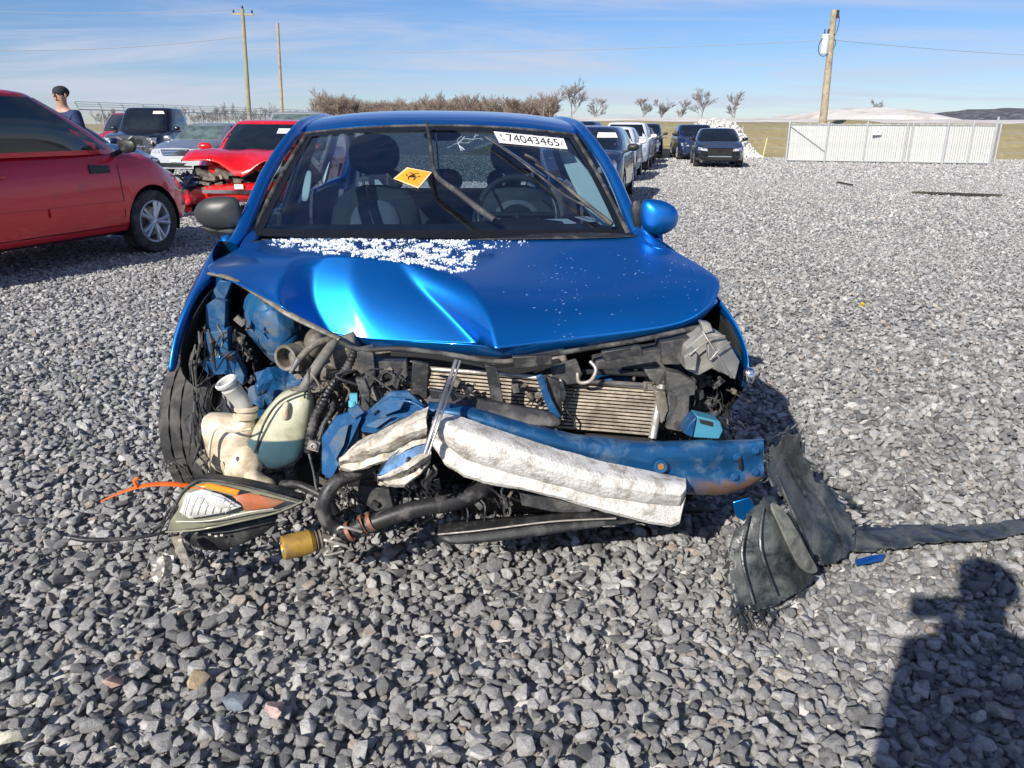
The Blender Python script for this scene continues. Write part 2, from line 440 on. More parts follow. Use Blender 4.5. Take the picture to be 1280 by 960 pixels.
# ================================================================== THE SETTING
def ground_material():
    m = bpy.data.materials.new('gravel_ground'); m.use_nodes = True
    nt = m.node_tree; b = nt.nodes['Principled BSDF']; L = nt.links.new
    t = N(nt, 'ShaderNodeTexCoord')
    v1 = N(nt, 'ShaderNodeTexVoronoi', i_Scale=17.0); v1.feature = 'F1'
    L(t.outputs['Object'], v1.inputs['Vector'])
    v2 = N(nt, 'ShaderNodeTexVoronoi', i_Scale=17.0); v2.feature = 'DISTANCE_TO_EDGE'
    L(t.outputs['Object'], v2.inputs['Vector'])
    sp = N(nt, 'ShaderNodeSeparateColor'); L(v1.outputs['Color'], sp.inputs[0])
    cr = N(nt, 'ShaderNodeValToRGB'); e = cr.color_ramp.elements
    e[0].position = 0; e[0].color = (0.25, 0.25, 0.255, 1); e[1].position = 1; e[1].color = (0.64, 0.63, 0.61, 1)
    x = cr.color_ramp.elements.new(0.5); x.color = (0.38, 0.375, 0.375, 1)
    L(sp.outputs[0], cr.inputs[0])
    n1 = N(nt, 'ShaderNodeTexNoise', i_Scale=0.35, i_Detail=8.0); L(t.outputs['Object'], n1.inputs['Vector'])
    mr = N(nt, 'ShaderNodeMapRange', i_1=0.3, i_2=0.7, i_3=0.82, i_4=1.14); L(n1.outputs['Fac'], mr.inputs[0])
    ed = N(nt, 'ShaderNodeMapRange', i_1=0.0, i_2=0.12, i_3=0.5, i_4=1.0); L(v2.outputs['Distance'], ed.inputs[0])
    mu = N(nt, 'ShaderNodeMath', operation='MULTIPLY'); L(mr.outputs[0], mu.inputs[0]); L(ed.outputs[0], mu.inputs[1])
    sc = N(nt, 'ShaderNodeVectorMath', operation='SCALE'); L(cr.outputs[0], sc.inputs[0]); L(mu.outputs[0], sc.inputs['Scale'])
    L(sc.outputs[0], b.inputs['Base Color'])
    b.inputs['Roughness'].default_value = 0.9
    bp = N(nt, 'ShaderNodeBump', i_Strength=0.9, i_Distance=0.03)
    L(v1.outputs['Distance'], bp.inputs['Height']); bp.invert = True
    L(bp.outputs[0], b.inputs['Normal'])
    return m
M['ground'] = ground_material()

def ground():
    mb = MB(); S = 900; n = 60
    # one sheet to the horizon, finer near the camera
    xs = [math.copysign(abs(k) ** 2.2, k) * S for k in np.linspace(-1, 1, n)]
    ys = [(k ** 2.2) * 1800 - 60 for k in np.linspace(0, 1, n)]
    rows = [[Vector((x, y, -0.028)) for x in xs] for y in ys]
    mb.grid(rows)
    mb.build('ground', M['ground'], kind='structure', smooth=0)
ground()

def stone_material():
    m = bpy.data.materials.new('crushed_stone'); m.use_nodes = True
    nt = m.node_tree; b = nt.nodes['Principled BSDF']; L = nt.links.new
    oi = N(nt, 'ShaderNodeObjectInfo')
    cr = N(nt, 'ShaderNodeValToRGB'); cr.color_ramp.interpolation = 'LINEAR'
    el = cr.color_ramp.elements
    cols = [(0.0, (0.17, 0.17, 0.175)), (0.10, (0.23, 0.23, 0.232)), (0.35, (0.33, 0.327, 0.322)), (0.6, (0.43, 0.425, 0.415)),
            (0.84, (0.50, 0.495, 0.485)), (0.93, (0.62, 0.61, 0.59)), (0.955, (0.48, 0.44, 0.39)), (0.98, (0.45, 0.38, 0.33)), (1.0, (0.38, 0.36, 0.34))]
    el[0].position, el[0].color = cols[0][0], (*cols[0][1], 1)
    el[1].position, el[1].color = cols[-1][0], (*cols[-1][1], 1)
    for p, c in cols[1:-1]:
        e = el.new(p); e.color = (*c, 1)
    L(oi.outputs['Random'], cr.inputs[0])
    t = N(nt, 'ShaderNodeTexCoord')
    ad = N(nt, 'ShaderNodeVectorMath', operation='ADD'); L(t.outputs['Object'], ad.inputs[0])
    cx = N(nt, 'ShaderNodeCombineXYZ'); ml = N(nt, 'ShaderNodeMath', operation='MULTIPLY', i_1=37.0)
    L(oi.outputs['Random'], ml.inputs[0]); L(ml.outputs[0], cx.inputs[0]); L(cx.outputs[0], ad.inputs[1])
    n1 = N(nt, 'ShaderNodeTexNoise', i_Scale=2.2, i_Detail=8.0, i_Roughness=0.7); L(ad.outputs[0], n1.inputs['Vector'])
    mr = N(nt, 'ShaderNodeMapRange', i_1=0.3, i_2=0.72, i_3=0.66, i_4=1.34); L(n1.outputs['Fac'], mr.inputs[0])
    sc = N(nt, 'ShaderNodeVectorMath', operation='SCALE'); L(cr.outputs[0], sc.inputs[0]); L(mr.outputs[0], sc.inputs['Scale'])
    L(sc.outputs[0], b.inputs['Base Color'])
    b.inputs['Roughness'].default_value = 0.75
    b.inputs['Specular IOR Level'].default_value = 0.35
    n2 = N(nt, 'ShaderNodeTexNoise', i_Scale=7.0, i_Detail=6.0, i_Roughness=0.7); L(ad.outputs[0], n2.inputs['Vector'])
    bp = N(nt, 'ShaderNodeBump', i_Strength=0.9, i_Distance=0.012); L(n2.outputs['Fac'], bp.inputs['Height']); L(bp.outputs[0], b.inputs['Normal'])
    return m
M['stone'] = stone_material()

def hull_stone(rng, npts, bev=True):
    bm = bmesh.new()
    ax = (1.0, rng.uniform(0.62, 0.9), rng.uniform(0.42, 0.68))
    for k in range(npts):
        v = Vector((rng.gauss(0, 1), rng.gauss(0, 1), rng.gauss(0, 1))).normalized()
        v = Vector([math.copysign(abs(c) ** 0.8, c) for c in v]) * rng.uniform(0.80, 1.10)
        bm.verts.new((v.x * ax[0], v.y * ax[1], v.z * ax[2]))
    r = bmesh.ops.convex_hull(bm, input=bm.verts)
    bmesh.ops.delete(bm, geom=list({g for g in r['geom_interior'] + r['geom_unused'] if isinstance(g, bmesh.types.BMVert)}), context='VERTS')
    if bev:
        bmesh.ops.dissolve_limit(bm, angle_limit=R(9), verts=bm.verts, edges=bm.edges)
        bmesh.ops.bevel(bm, geom=list(bm.edges), offset=0.045, segments=1, affect='EDGES', clamp_overlap=True)
    me = bpy.data.meshes.new('stone'); bm.to_mesh(me); bm.free()
    if bev:
        me.shade_smooth(); me.set_sharp_from_angle(angle=R(24))
    me.materials.append(M['stone'])
    return me

def scatter(name, region, protos, label_kind, seed):
    # region: list of (x, y, z, size)
    rng = np.random.RandomState(seed)
    n = len(region)
    co = np.array([r[:3] for r in region], dtype=np.float32)
    size = np.array([r[3] for r in region], dtype=np.float32)
    me = bpy.data.meshes.new(name); me.vertices.add(n); me.vertices.foreach_set('co', co.ravel())
    rot = np.stack([rng.normal(0, 0.42, n), rng.normal(0, 0.42, n), rng.uniform(0, 6.283, n)], 1).astype(np.float32)
    s3 = size[:, None] * rng.uniform(0.82, 1.2, (n, 3)).astype(np.float32)
    a = me.attributes.new('rot', 'FLOAT_VECTOR', 'POINT'); a.data.foreach_set('vector', rot.ravel())
    a = me.attributes.new('scl', 'FLOAT_VECTOR', 'POINT'); a.data.foreach_set('vector', s3.astype(np.float32).ravel())
    a = me.attributes.new('idx', 'INT', 'POINT'); a.data.foreach_set('value', rng.randint(0, len(protos), n).astype(np.int32))
    o = link(name, me, M['stone'], kind='stuff')
    pc = bpy.data.collections.new(name + '_shapes')
    for i, p in enumerate(protos):
        q = bpy.data.objects.new('stone_shape', p); pc.objects.link(q)
    ng = bpy.data.node_groups.new(name + '_nodes', 'GeometryNodeTree')
    ng.interface.new_socket('Geometry', in_out='INPUT', socket_type='NodeSocketGeometry')
    ng.interface.new_socket('Geometry', in_out='OUTPUT', socket_type='NodeSocketGeometry')
    gi = ng.nodes.new('NodeGroupInput'); go = ng.nodes.new('NodeGroupOutput')
    ip = ng.nodes.new('GeometryNodeInstanceOnPoints')
    ci = ng.nodes.new('GeometryNodeCollectionInfo'); ci.inputs['Collection'].default_value = pc
    ci.inputs['Separate Children'].default_value = True; ci.inputs['Reset Children'].default_value = True
    def at(nm, ty):
        x = ng.nodes.new('GeometryNodeInputNamedAttribute'); x.data_type = ty; x.inputs['Name'].default_value = nm
        return x.outputs[0]
    L = ng.links.new
    L(gi.outputs[0], ip.inputs['Points']); L(ci.outputs[0], ip.inputs['Instance'])
    ip.inputs['Pick Instance'].default_value = True
    L(at('idx', 'INT'), ip.inputs['Instance Index'])
    L(at('rot', 'FLOAT_VECTOR'), ip.inputs['Rotation'])
    L(at('scl', 'FLOAT_VECTOR'), ip.inputs['Scale'])
    L(ip.outputs[0], go.inputs[0])
    md = o.modifiers.new('stones', 'NODES'); md.node_group = ng
    return o

def make_gravel():
    rng = random.Random(3)
    near = [hull_stone(rng, rng.randint(12, 19)) for _ in range(18)]
    far = [hull_stone(rng, rng.randint(11, 14), False) for _ in range(8)]
    nr = np.random.RandomState(5)
    pts = []
    def field(y0, y1, step, smin, smax, z0, zj, wfun, flat=1.0, keep=1.0):
        y = y0; row = 0
        while y < y1:
            w = wfun(y); n = int(2 * w / step)
            xs = np.linspace(-w, w, n) + (row % 2) * step * 0.5 + nr.uniform(-0.42, 0.42, n) * step
            yy = y + nr.uniform(-0.42, 0.42, n) * step
            # large-scale variation in stone size
            for x, yv in zip(xs, yy):
                if keep < 1 and nr.rand() > keep: continue
                k = nr.beta(1.3, 3.0)
                s = smin + (smax - smin) * k
                und = 0.008 * noise.noise(Vector((x * 0.9, yv * 0.9, 0.0)))
                pts.append((x, yv, z0 + zj * nr.uniform(-1, 1) + und, s))
            y += step * 0.87; row += 1
    wf = lambda y: 0.78 * y + 1.6
    field(0.55, 5.2, 0.030, 0.011, 0.028, -0.018, 0.006, wf)
    field(0.55, 5.2, 0.046, 0.013, 0.042, -0.004, 0.007, wf, keep=0.85)
    o1 = scatter('gravel', pts, near, None, 11)
    pts.clear()
    field(5.2, 11, 0.042, 0.014, 0.036, -0.012, 0.010, wf)
    field(11, 24, 0.068, 0.019, 0.042, -0.012, 0.010, lambda y: 0.72 * y + 1.6)
    field(24, 42, 0.14, 0.035, 0.07, -0.012, 0.012, lambda y: 0.70 * y + 1.6)
    o2 = scatter('far_gravel', pts, far, None, 12)
    tag(o1, 'loose grey crushed stone covering the yard in front of and around the blue wreck', 'gravel')
    tag(o2, 'loose grey crushed stone of the yard further back between the parked cars', 'gravel')
make_gravel()

def big_stones():
    rng = random.Random(12)
    specs = [
        ((18, 918), 0.050, (0.50, 0.47, 0.38), 'large pale cream stone lying at the bottom left corner of the gravel'),
        ((141, 852), 0.046, (0.45, 0.31, 0.25), 'pinkish stone in the gravel below the orange reflector strip'),
        ((247, 848), 0.046, (0.40, 0.31, 0.20), 'rough tan stone right of the pinkish stone in the foreground gravel'),
        ((1077, 380), 0.050, (0.75, 0.58, 0.06), 'bright yellow scrap of stone on the open gravel right of the wreck'),
        ((345, 888), 0.048, (0.40, 0.30, 0.27), 'rose grey flat stone in the foreground gravel near the bottom edge'),
        ((296, 876), 0.050, (0.17, 0.20, 0.24), 'dark blue grey stone beside the rose grey stone in the foreground'),
        ((1040, 700), 0.040, (0.50, 0.38, 0.26), 'small orange tinted stone just below the torn fender liner'),
        ((230, 762), 0.032, (0.48, 0.38, 0.30), 'small buff stone in the gravel under the hanging headlight'),
    ]
    for (px, py), s, c, lab in specs:
        me = hull_stone(rng, 16)
        me.materials.clear(); me.materials.append(mat('stone_face', c, rough=0.85, var=0.3, vscale=2.5, bump=0.5, bscale=8))
        p = G(px, py, 0.02)
        o = link('stone', me, None, None, lab, 'stone', 'coloured stones among the gravel')
        o.location = (p.x, p.y, 0.018); s *= .74; o.scale = (s, s, s); o.rotation_euler = (rng.uniform(-.3, .3), rng.uniform(-.3, .3), rng.uniform(0, 6))
big_stones()

M['grass'] = mat('dry_grass', (0.29, 0.245, 0.125), rough=0.95, var=0.35, vscale=2.5, dirt=(0.30, 0.25, 0.13), dirt_amt=0.7, dirt_scale=1.2, bump=0.8, bscale=12)
M['bank'] = mat('pale_bank', (0.62, 0.59, 0.56), rough=0.95, var=0.15, vscale=0.6, dirt=(0.42, 0.36, 0.28), dirt_amt=0.5, dirt_scale=0.3, bump=0.5, bscale=3)
M['mulch'] = mat('dark_heap', (0.060, 0.060, 0.068), rough=0.95, var=0.5, vscale=0.8, dirt=(0.22, 0.22, 0.24), dirt_amt=0.5, dirt_scale=0.7, bump=0.6, bscale=2)
M['sand'] = mat('sand', (0.50, 0.44, 0.35), rough=0.95, var=0.12, vscale=0.8, dirt=(0.36, 0.31, 0.24), dirt_amt=0.5, dirt_scale=0.5)

def terrain_strip(name, prof, xs, m, kind='structure', jit=0.12, n_sub=5, label=None, seed=0):
    # prof(x) -> list of (y, z)
    rows = []
    for x in xs:
        pr = prof(x); row = []
        for i in range(len(pr) - 1):
            for k in range(n_sub):
                t = k / n_sub
                row.append(Vector((x, pr[i][0] * (1 - t) + pr[i + 1][0] * t, pr[i][1] * (1 - t) + pr[i + 1][1] * t)))
        row.append(Vector((x, *pr[-1])))
        rows.append([v + Vector((0, 0, jit * noise.noise(v * 0.35 + Vector((seed, 0, 0))))) for v in row])
    mb = MB(); mb.grid(rows)
    return mb.build(name, m, kind=kind, smooth=60, label=label)

# grass bank beyond the yard with a pale gravel road on its top; flat distance behind the left side
def bank_prof(x):
    e = min(1, max(0, (x + 3) / 6.0))
    return [(42.5, -0.12), (44, 0.25 * e), (49, 1.55 * e - 0.1), (53, 1.98 * e - 0.12)]
terrain_strip('grass_bank', bank_prof, np.linspace(-4, 46, 90), M['grass'])
def bank_top(x):
    e = min(1, max(0, (x + 3) / 6.0)); r = 0
    return [(53, 1.98 * e - 0.125), (54.5, 2.08 * e - 0.12), (62, 2.30 * e - 0.1), (75, 2.0 * e - 0.1), (110, -0.2)]
terrain_strip('gravel_road', bank_top, np.linspace(-4, 80, 120), M['bank'], jit=0.06)
def mound_prof(x):
    h = max(0.0, 1 - abs((x - 22.2) / 6.4) ** 2.6)
    return [(46, -0.1), (50, 1.55 * h), (54, 1.95 * h + 0.06), (60, 2.0 * h + 0.0), (66, -0.2)]
terrain_strip('grass_mound', mound_prof, np.linspace(14, 31, 60), M['grass'], jit=0.10, seed=4)
def pale_prof(x):
    h = max(0.0, 1 - abs((x - 31.5) / 11.0) ** 2.6)
    return [(62, -0.1), (66, 2.5 * h), (72, 3.3 * h), (82, 3.0 * h), (92, -0.2)]
terrain_strip('pale_bank', pale_prof, np.linspace(12, 46, 70), M['bank'], jit=0.10, seed=7)
def heap_prof(x):
    h = min(1.0, max(0.0, (x - 36) / 40.0)) ** 0.5
    return [(78, -0.2), (88, 3.0 * h), (104, 4.3 * h), (130, 4.8 * h), (150, -0.3)]
terrain_strip('dark_hill', heap_prof, np.linspace(36, 150, 90), M['mulch'], jit=0.35, seed=9)
def sand_prof(x):
    h = max(0.0, 1 - abs((x - 40) / 12.0) ** 2.0)
    return [(47, -0.15), (51, 1.0 * h), (56, 1.25 * h), (62, -0.2)]
terrain_strip('sand_heap', sand_prof, np.linspace(27.5, 53, 60), M['sand'], jit=0.12, seed=2)
def field_prof(x):
    return [(180, -0.3), (230, 0.6), (300, 1.6), (500, 2.0)]
terrain_strip('far_field', field_prof, np.linspace(-420, 420, 60), M['grass'], jit=0.5, seed=5)

# white rubble heap in front of the bank
def rubble():
    rng = random.Random(4)
    mb = MB()
    for k in range(1500):
        u = rng.uniform(-1, 1); v = rng.random()
        x = 11.0 + u * 2.0; hmax = 1.85 * (1 - abs(u) ** 4)
        y = 42.0 + 2.6 * v; z = hmax * v * rng.uniform(0.85, 1.05)
        s = rng.uniform(0.06, 0.17)
        mb.box((x, y, z), (s, s * rng.uniform(.6, 1.2), s * rng.uniform(.5, .9)), (rng.uniform(0, 3), rng.uniform(0, 3), rng.uniform(0, 3)))
    mb.build('rubble_heap', mat('white_rubble', (0.62, 0.61, 0.58), rough=0.9, var=0.25, vscale=3), kind='stuff', smooth=0,
             label='heap of white broken rock against the grass bank behind the two dark cars', cat='rubble')
rubble()

# ------------------------------------------------------------------ bare trees
M['bark_far'] = mat('bare_wood', (0.22, 0.175, 0.15), rough=0.95, var=0.3, vscale=0.5)
M['bark_grey'] = mat('grey_wood', (0.20, 0.18, 0.17), rough=0.95, var=0.25, vscale=0.5)
def tree_parts(rng, h, spread, twig, levels=4, nb=4):
    tr, cr = MB(), MB()
    top = Vector((rng.uniform(-.05, .05) * h, 0, h * 0.55))
    tr.tube([Vector((0, 0, -0.4)), Vector((top.x * .3, 0, h * .25)), top], [twig * 4, twig * 3, twig * 2], n=5)
    def rec(p, d, l, lev):
        q = p + d * l
        mid = (p + q) / 2 + Vector((rng.uniform(-1, 1), rng.uniform(-1, 1), rng.uniform(-.4, .8))) * l * .08
        cr.tube([p, mid, q], [twig * (0.45 + .42 * lev)] * 2 + [twig * (0.35 + .3 * lev)], n=3, caps=False)
        if lev <= 0: return
        for _ in range(nb):
            t = rng.uniform(.35, 1.0)
            nd = (d + Vector((rng.uniform(-1, 1), rng.uniform(-1, 1), rng.uniform(-.35, .75))) * .75).normalized()
            rec(p.lerp(q, t), nd, l * rng.uniform(.5, .72), lev - 1)
    for k in range(nb + 2):
        a = rng.uniform(0, 6.28)
        d = Vector((math.cos(a) * spread, math.sin(a) * spread, rng.uniform(.7, 1.5))).normalized()
        rec(Vector((top.x * .6, 0, h * rng.uniform(.06, .50))), d, h * rng.uniform(.24, .36), levels)
    return tr, cr
def bare_tree(px, base_py, D, h, label, seed, spread=.7):
    rng = random.Random(seed)
    tr, cr = tree_parts(rng, h, spread, h * 0.0034)
    p = P(px, base_py, D)
    r = empty('bare_tree', (p.x, p.y, p.z), label=label, cat='tree', group='bare trees on the skyline')
    tr.build('trunk', M['bark_grey'], r, smooth=0); cr.build('crown', M['bark_grey'], r, smooth=0)
for i, (px, h, lab, sp) in enumerate([
    (714, 9.2, 'tall round bare tree on the skyline right of the brown wood', .8), (745, 6.0, 'small bare tree just right of the tall round skyline tree', .8),
    (803, 6.0, 'narrow bare tree at the left end of the row over the bank', .45), (826, 6.2, 'second bare tree of the skyline row, with a wide crown', .8),
    (850, 5.2, 'low thin bare tree in the middle of the skyline row', .6), (877, 7.4, 'broad bare tree above the two dark parked cars', .9),
    (917, 7.2, 'bare tree at the right end of the row over the bank', .8), (1096, 4.0, 'low bushy bare tree right of the leaning utility pole', 1.0)]):
    bare_tree(px, 155 if px < 1000 else 148, 175, h * .98, lab, 40 + i, sp)

def wood(name, px0, px1, D0, D1, base_py, h0, h1, n, m, seed, label):
    rng = random.Random(seed); mb = MB(); protos = []
    for k in range(7):
        tr, cr = tree_parts(rng, 1.0, 1.0, 0.0048, levels=3, nb=4)
        protos.append((tr, cr))
    for k in range(n):
        px = rng.uniform(px0, px1); D = rng.uniform(D0, D1); p = P(px, base_py, D)
        h = rng.uniform(h0, h1) * (1 + .28 * noise.noise(Vector((px * .03, 1, 2))) + .12 * noise.noise(Vector((px * .11, 5, 2)))); a = rng.uniform(0, 6.28); c, s = math.cos(a), math.sin(a)
        for b in rng.choice(protos):
            mb.add([(p.x + h * (v[0] * c - v[1] * s), p.y + h * (v[0] * s + v[1] * c), p.z - .5 + h * v[2]) for v in b.v], b.f)
    mb.build(name, m, kind='stuff', smooth=0, label=label, cat='wood')
wood('far_wood', 395, 690, 215, 275, 154, 4.8, 9.4, 300, M['bark_far'], 3, 'brown leafless wood on the horizon behind the blue wreck')
wood('hedgerow', 120, 400, 120, 150, 152, 1.6, 3.4, 110, M['bark_grey'], 8, 'thin grey leafless scrub beyond the wire fence at the left')

# ------------------------------------------------------------------ utility poles and wires
M['pole'] = mat('weathered_pole', (0.34, 0.285, 0.20), rough=0.9, var=0.25, vscale=4, dirt=(0.2, 0.16, 0.12), dirt_amt=0.4, bump=0.4, bscale=30)
M['green_pole'] = mat('treated_pole', (0.26, 0.25, 0.15), rough=0.9, var=0.2, vscale=3)
M['galv'] = mat('galvanised', (0.42, 0.43, 0.44), rough=0.55, metal=0.4, var=0.12)
def pole(px, base_py, top_px, top_py, D, r, label, m, transformer=False, arm=True):
    a = P(px, base_py, D); a.z = -0.5 if a.z < 1 else a.z; b = P(top_px, top_py, D)
    d = (b - a).normalized(); base = a - d * ((a.z + .3) / d.z)
    root = empty('utility_pole', (base.x, base.y, base.z), label=label, cat='utility pole', group='wooden utility poles around the yard')
    mb = MB(); mb.tube([Vector(), (b - base)], [r * 1.15, r * .8], n=12); mb.build('shaft', m, root)
    top = b - base
    if arm:
        mb = MB(); mb.box(top - d * .35, (1.5, .12, .12), (0, .04, 0)); mb.build('crossarm', M['pole'], root)
        for s in (-.65, 0, .65):
            mb = MB(); mb.lathe([(.0, 0), (.06, 0), (.08, .06), (.04, .12), (.06, .16), (0, .2)], top + Vector((s, 0, -.27 if s else .02)), 'z', 8)
            mb.build('insulator', M['dark'] if D > 50 else M['black_plastic'], root)
    if transformer:
        q = top - d * 1.75 + Vector((-.34, 0, 0))
        mb = MB(); mb.lathe([(0, -.5), (.2, -.5), (.21, -.46), (.21, .4), (.23, .42), (.2, .5), (0, .54)], q, 'z', 16); mb.build('transformer', mat('transformer_grey', (.55, .58, .6), rough=.4, var=.1), root)
        for s in (-.08, .1):
            mb = MB(); mb.lathe([(0, 0), (.03, 0), (.045, .08), (.03, .1), (.045, .16), (.02, .26), (0, .27)], q + Vector((s, 0, .52)), 'z', 8); mb.build('bushing', M['black_plastic'], root)
        mb = MB(); mb.tube([top - d * .2 + Vector((.25, 0, 0)), top - d * .6 + Vector((.3, -.1, 0)), top - d * 1.3 + Vector((.1, -.2, 0)), q + Vector((.1, 0, .78))], .018, n=5, sm=3)
        mb.tube([q + Vector((-.2, -.1, .3)), q + Vector((-.36, -.1, -.1)), q + Vector((-.25, -.1, -.55)), q + Vector((.1, -.1, -.6)), q + Vector((.55, -.1, -.1)), q + Vector((.5, -.1, .25))], .02, n=5, sm=3)
        mb.build('cable', M['dark'], root)
        mb = MB(); mb.box(top - d * .25 + Vector((.16, -.1, 0)), (.14, .14, .4)); mb.build('cutout', M['black_plastic'], root)
    return b
tA = pole(312, 150, 303, 11, 60, .15, 'greenish utility pole with crossarm, left of the pair behind the red crashed sedan', M['green_pole'])
tB = pole(353, 150, 347, 29, 75, .15, 'shorter looking tan utility pole, right of the pair behind the red crashed sedan', M['pole'], arm=False)
tC = pole(1027, 168, 1043, 12, 47, .20, 'leaning utility pole with grey transformer behind the white slat fence', M['pole'], transformer=True, arm=False)
def wire(a, b, sag, r, label):
    mb = MB(); pts = []
    for k in range(25):
        t = k / 24; p = a.lerp(b, t); p.z -= sag * 4 * t * (1 - t); pts.append(p)
    mb.tube(pts, r, n=4); mb.build('power_line', M['galv'], label=label, cat='power line', group='overhead power lines')
far_l = P(-500, -20, 55)
wire(tA, far_l + Vector((0, 0, 1)), 1.2, .016, 'top overhead wire running left from the greenish pole')
wire(P(308, 45, 60), far_l + Vector((0, 0, -1.5)), 1.6, .02, 'thick lower overhead cable running left from the greenish pole')
wire(P(308, 62, 60), P(1037, 50, 47), .35, .014, 'long overhead wire between the greenish pole and the transformer pole')
wire(P(1041, 50, 47), P(1700, 70, 60), .6, .014, 'overhead wire running right from the transformer pole')

# ------------------------------------------------------------------ white slat fence with gate (right)
M['slat'] = mat('white_slat', (0.50, 0.515, 0.50), rough=0.6, var=0.08, vscale=2, dirt=(0.45, 0.44, 0.42), dirt_amt=0.3, dirt_scale=2)
def slat_fence():
    root = empty('slat_fence', (0, 0, 0), label='white privacy slat fence with chain link gate on the far side of the yard', cat='fence')
    posts = [(982, 197), (1030, 198), (1078, 199), (1127, 200), (1134, 200), (1177, 201), (1208, 201), (1236, 201)]
    gp = []
    for px, py in posts:
        yy = 37.0 + (px - 982) * -0.008; gp.append(Vector((P(px, py, yy).x, yy, 0)))
    H = 1.62
    rng = random.Random(5)
    slat_me = None
    for i, g in enumerate(gp):
        mb = MB(); hh = H + (.08 if i not in (5,) else .25)
        mb.cyl(g + Vector((0, -.06, -.1)), g + Vector((0, -.06, hh)), .035 if i not in (0, 5) else .05, n=10)
        mb.ball(g + Vector((0, -.06, hh)), .045, 8, 5)
        mb.build('post', M['galv'], root)
    slat = MB(); slat.box((0, 0, H / 2 + .02), (.088, .012, H)); sm = None
    n = 0
    for i in range(len(gp) - 1):
        a, b = gp[i], gp[i + 1]; L = (b - a).length
        k = int(L / .092)
        for j in range(k):
            t = (j + .5) / k; p = a.lerp(b, t)
            if sm is None:
                o = slat.build('slat', M['slat'], root, smooth=0); sm = o.data
            else:
                o = link('slat', sm, None, root)
            o.location = p + Vector((0, rng.uniform(-.006, .006), rng.uniform(-.02, .02)))
            n += 1
        for z in (.06, H + .0): mb = MB(); mb.cyl(a + Vector((0, -.045, z)), b + Vector((0, -.045, z)), .02, n=6); mb.build('rail', M['galv'], root)
    mb = MB(); a, b = gp[0], gp[1]
    mb.cyl(a + Vector((0, -.07, H - .05)), b + Vector((0, -.07, .45)), .02, n=6); mb.build('brace', M['galv'], root)
    for (px, py, lab) in ((1078, 178, 'gate_latch'), (1143, 162, 'hinge'), (1117, 196, 'hinge')):
        q = P(px, py, 36.4); mb = MB(); mb.box(q, (.22, .08, .12)); mb.build(lab, M['dark'], root)
    q = P(1096, 165, 35.95)
    mb = MB(); mb.box(q + Vector((0, -.02, 0)), (.40, .015, .24)); sg = mb.build('sign', M['paper'], root)
    me = text_mesh('(1/A)', .15); me.transform(Matrix.Translation(q + Vector((0, -.032, 0))) @ Matrix.Rotation(R(90), 4, 'X'))
    link('lettering', me, M['ink'], sg)
    # heavy end posts of the chain link corner with its loose barbed wire
    rt = empty('corner_post', (0, 0, 0), label='tall paired galvanised corner posts at the right end of the slat fence', cat='fence post')
    for px, tp, by, h in ((1238, 1246, 201, 2.0), (1243, 1249, 201, 1.75)):
        g = G(px, by, 0); g.y = 36.6
        mb = MB(); g.x = P(px, by, 36.6).x
        mb.cyl(g + Vector((0, 0, -.1)), g + Vector((0, 0, h)), .05, n=10); mb.build('post', M['galv'], rt)
    g = Vector((P(1232, 200, 36.6).x, 36.7, 0)); mb = MB()
    for k in range(14):
        z = .1 + k * .11; mb.tube([g + Vector((-.25, 0, z)), g + Vector((.05, -.03, z + .03)), g + Vector((.5, 0, z - .02))], .012, n=4)
    mb.build('wire_coil', M['galv'], rt)
    # wire fence on to the right
    rt = empty('wire_fence', (0, 0, 0), label='plain wire fence running right from the corner posts', cat='fence')
    mb = MB()
    for z in (.45, .9, 1.3): mb.cyl(g + Vector((.6, 0, z)), g + Vector((14, -1, z)), .012, n=4)
    mb.build('wire', M['galv'], rt)
slat_fence()

def low_fence():
    # thin wire fence along the foot of the grass bank
    rt = empty('field_fence', (0, 0, 0), label='thin wire fence along the foot of the grass bank', cat='fence')
    a = Vector((5, 43.6, 0)); b = Vector((16.5, 41.5, 0))
    for k in range(6):
        p = a.lerp(b, k / 5); mb = MB(); mb.cyl(p + Vector((0, 0, -.1)), p + Vector((0, 0, 1.55)), .03, n=6); mb.build('post', M['galv'], rt)
    mb = MB()
    for z in (.5, .95, 1.45): mb.cyl(a + Vector((0, 0, z)), b + Vector((0, 0, z)), .010, n=4)
    mb.build('wire', M['galv'], rt)
    for px, py in ((815, 190), (953, 196)):
        g = G(px, py, 0); g = Vector((P(px, py, 39).x, 39, 0)); mb = MB(); mb.cyl(g + Vector((0, 0, -.05)), g + Vector((.14, 0, 1.0)), .03, n=6)
        mb.build('marker_stake', mat('stake', (.55, .55, .3), rough=.8), label='pale leaning marker stake at the foot of the bank, ' + ('left of the dark cars' if px < 900 else 'right of the dark cars'), cat='stake')
low_fence()

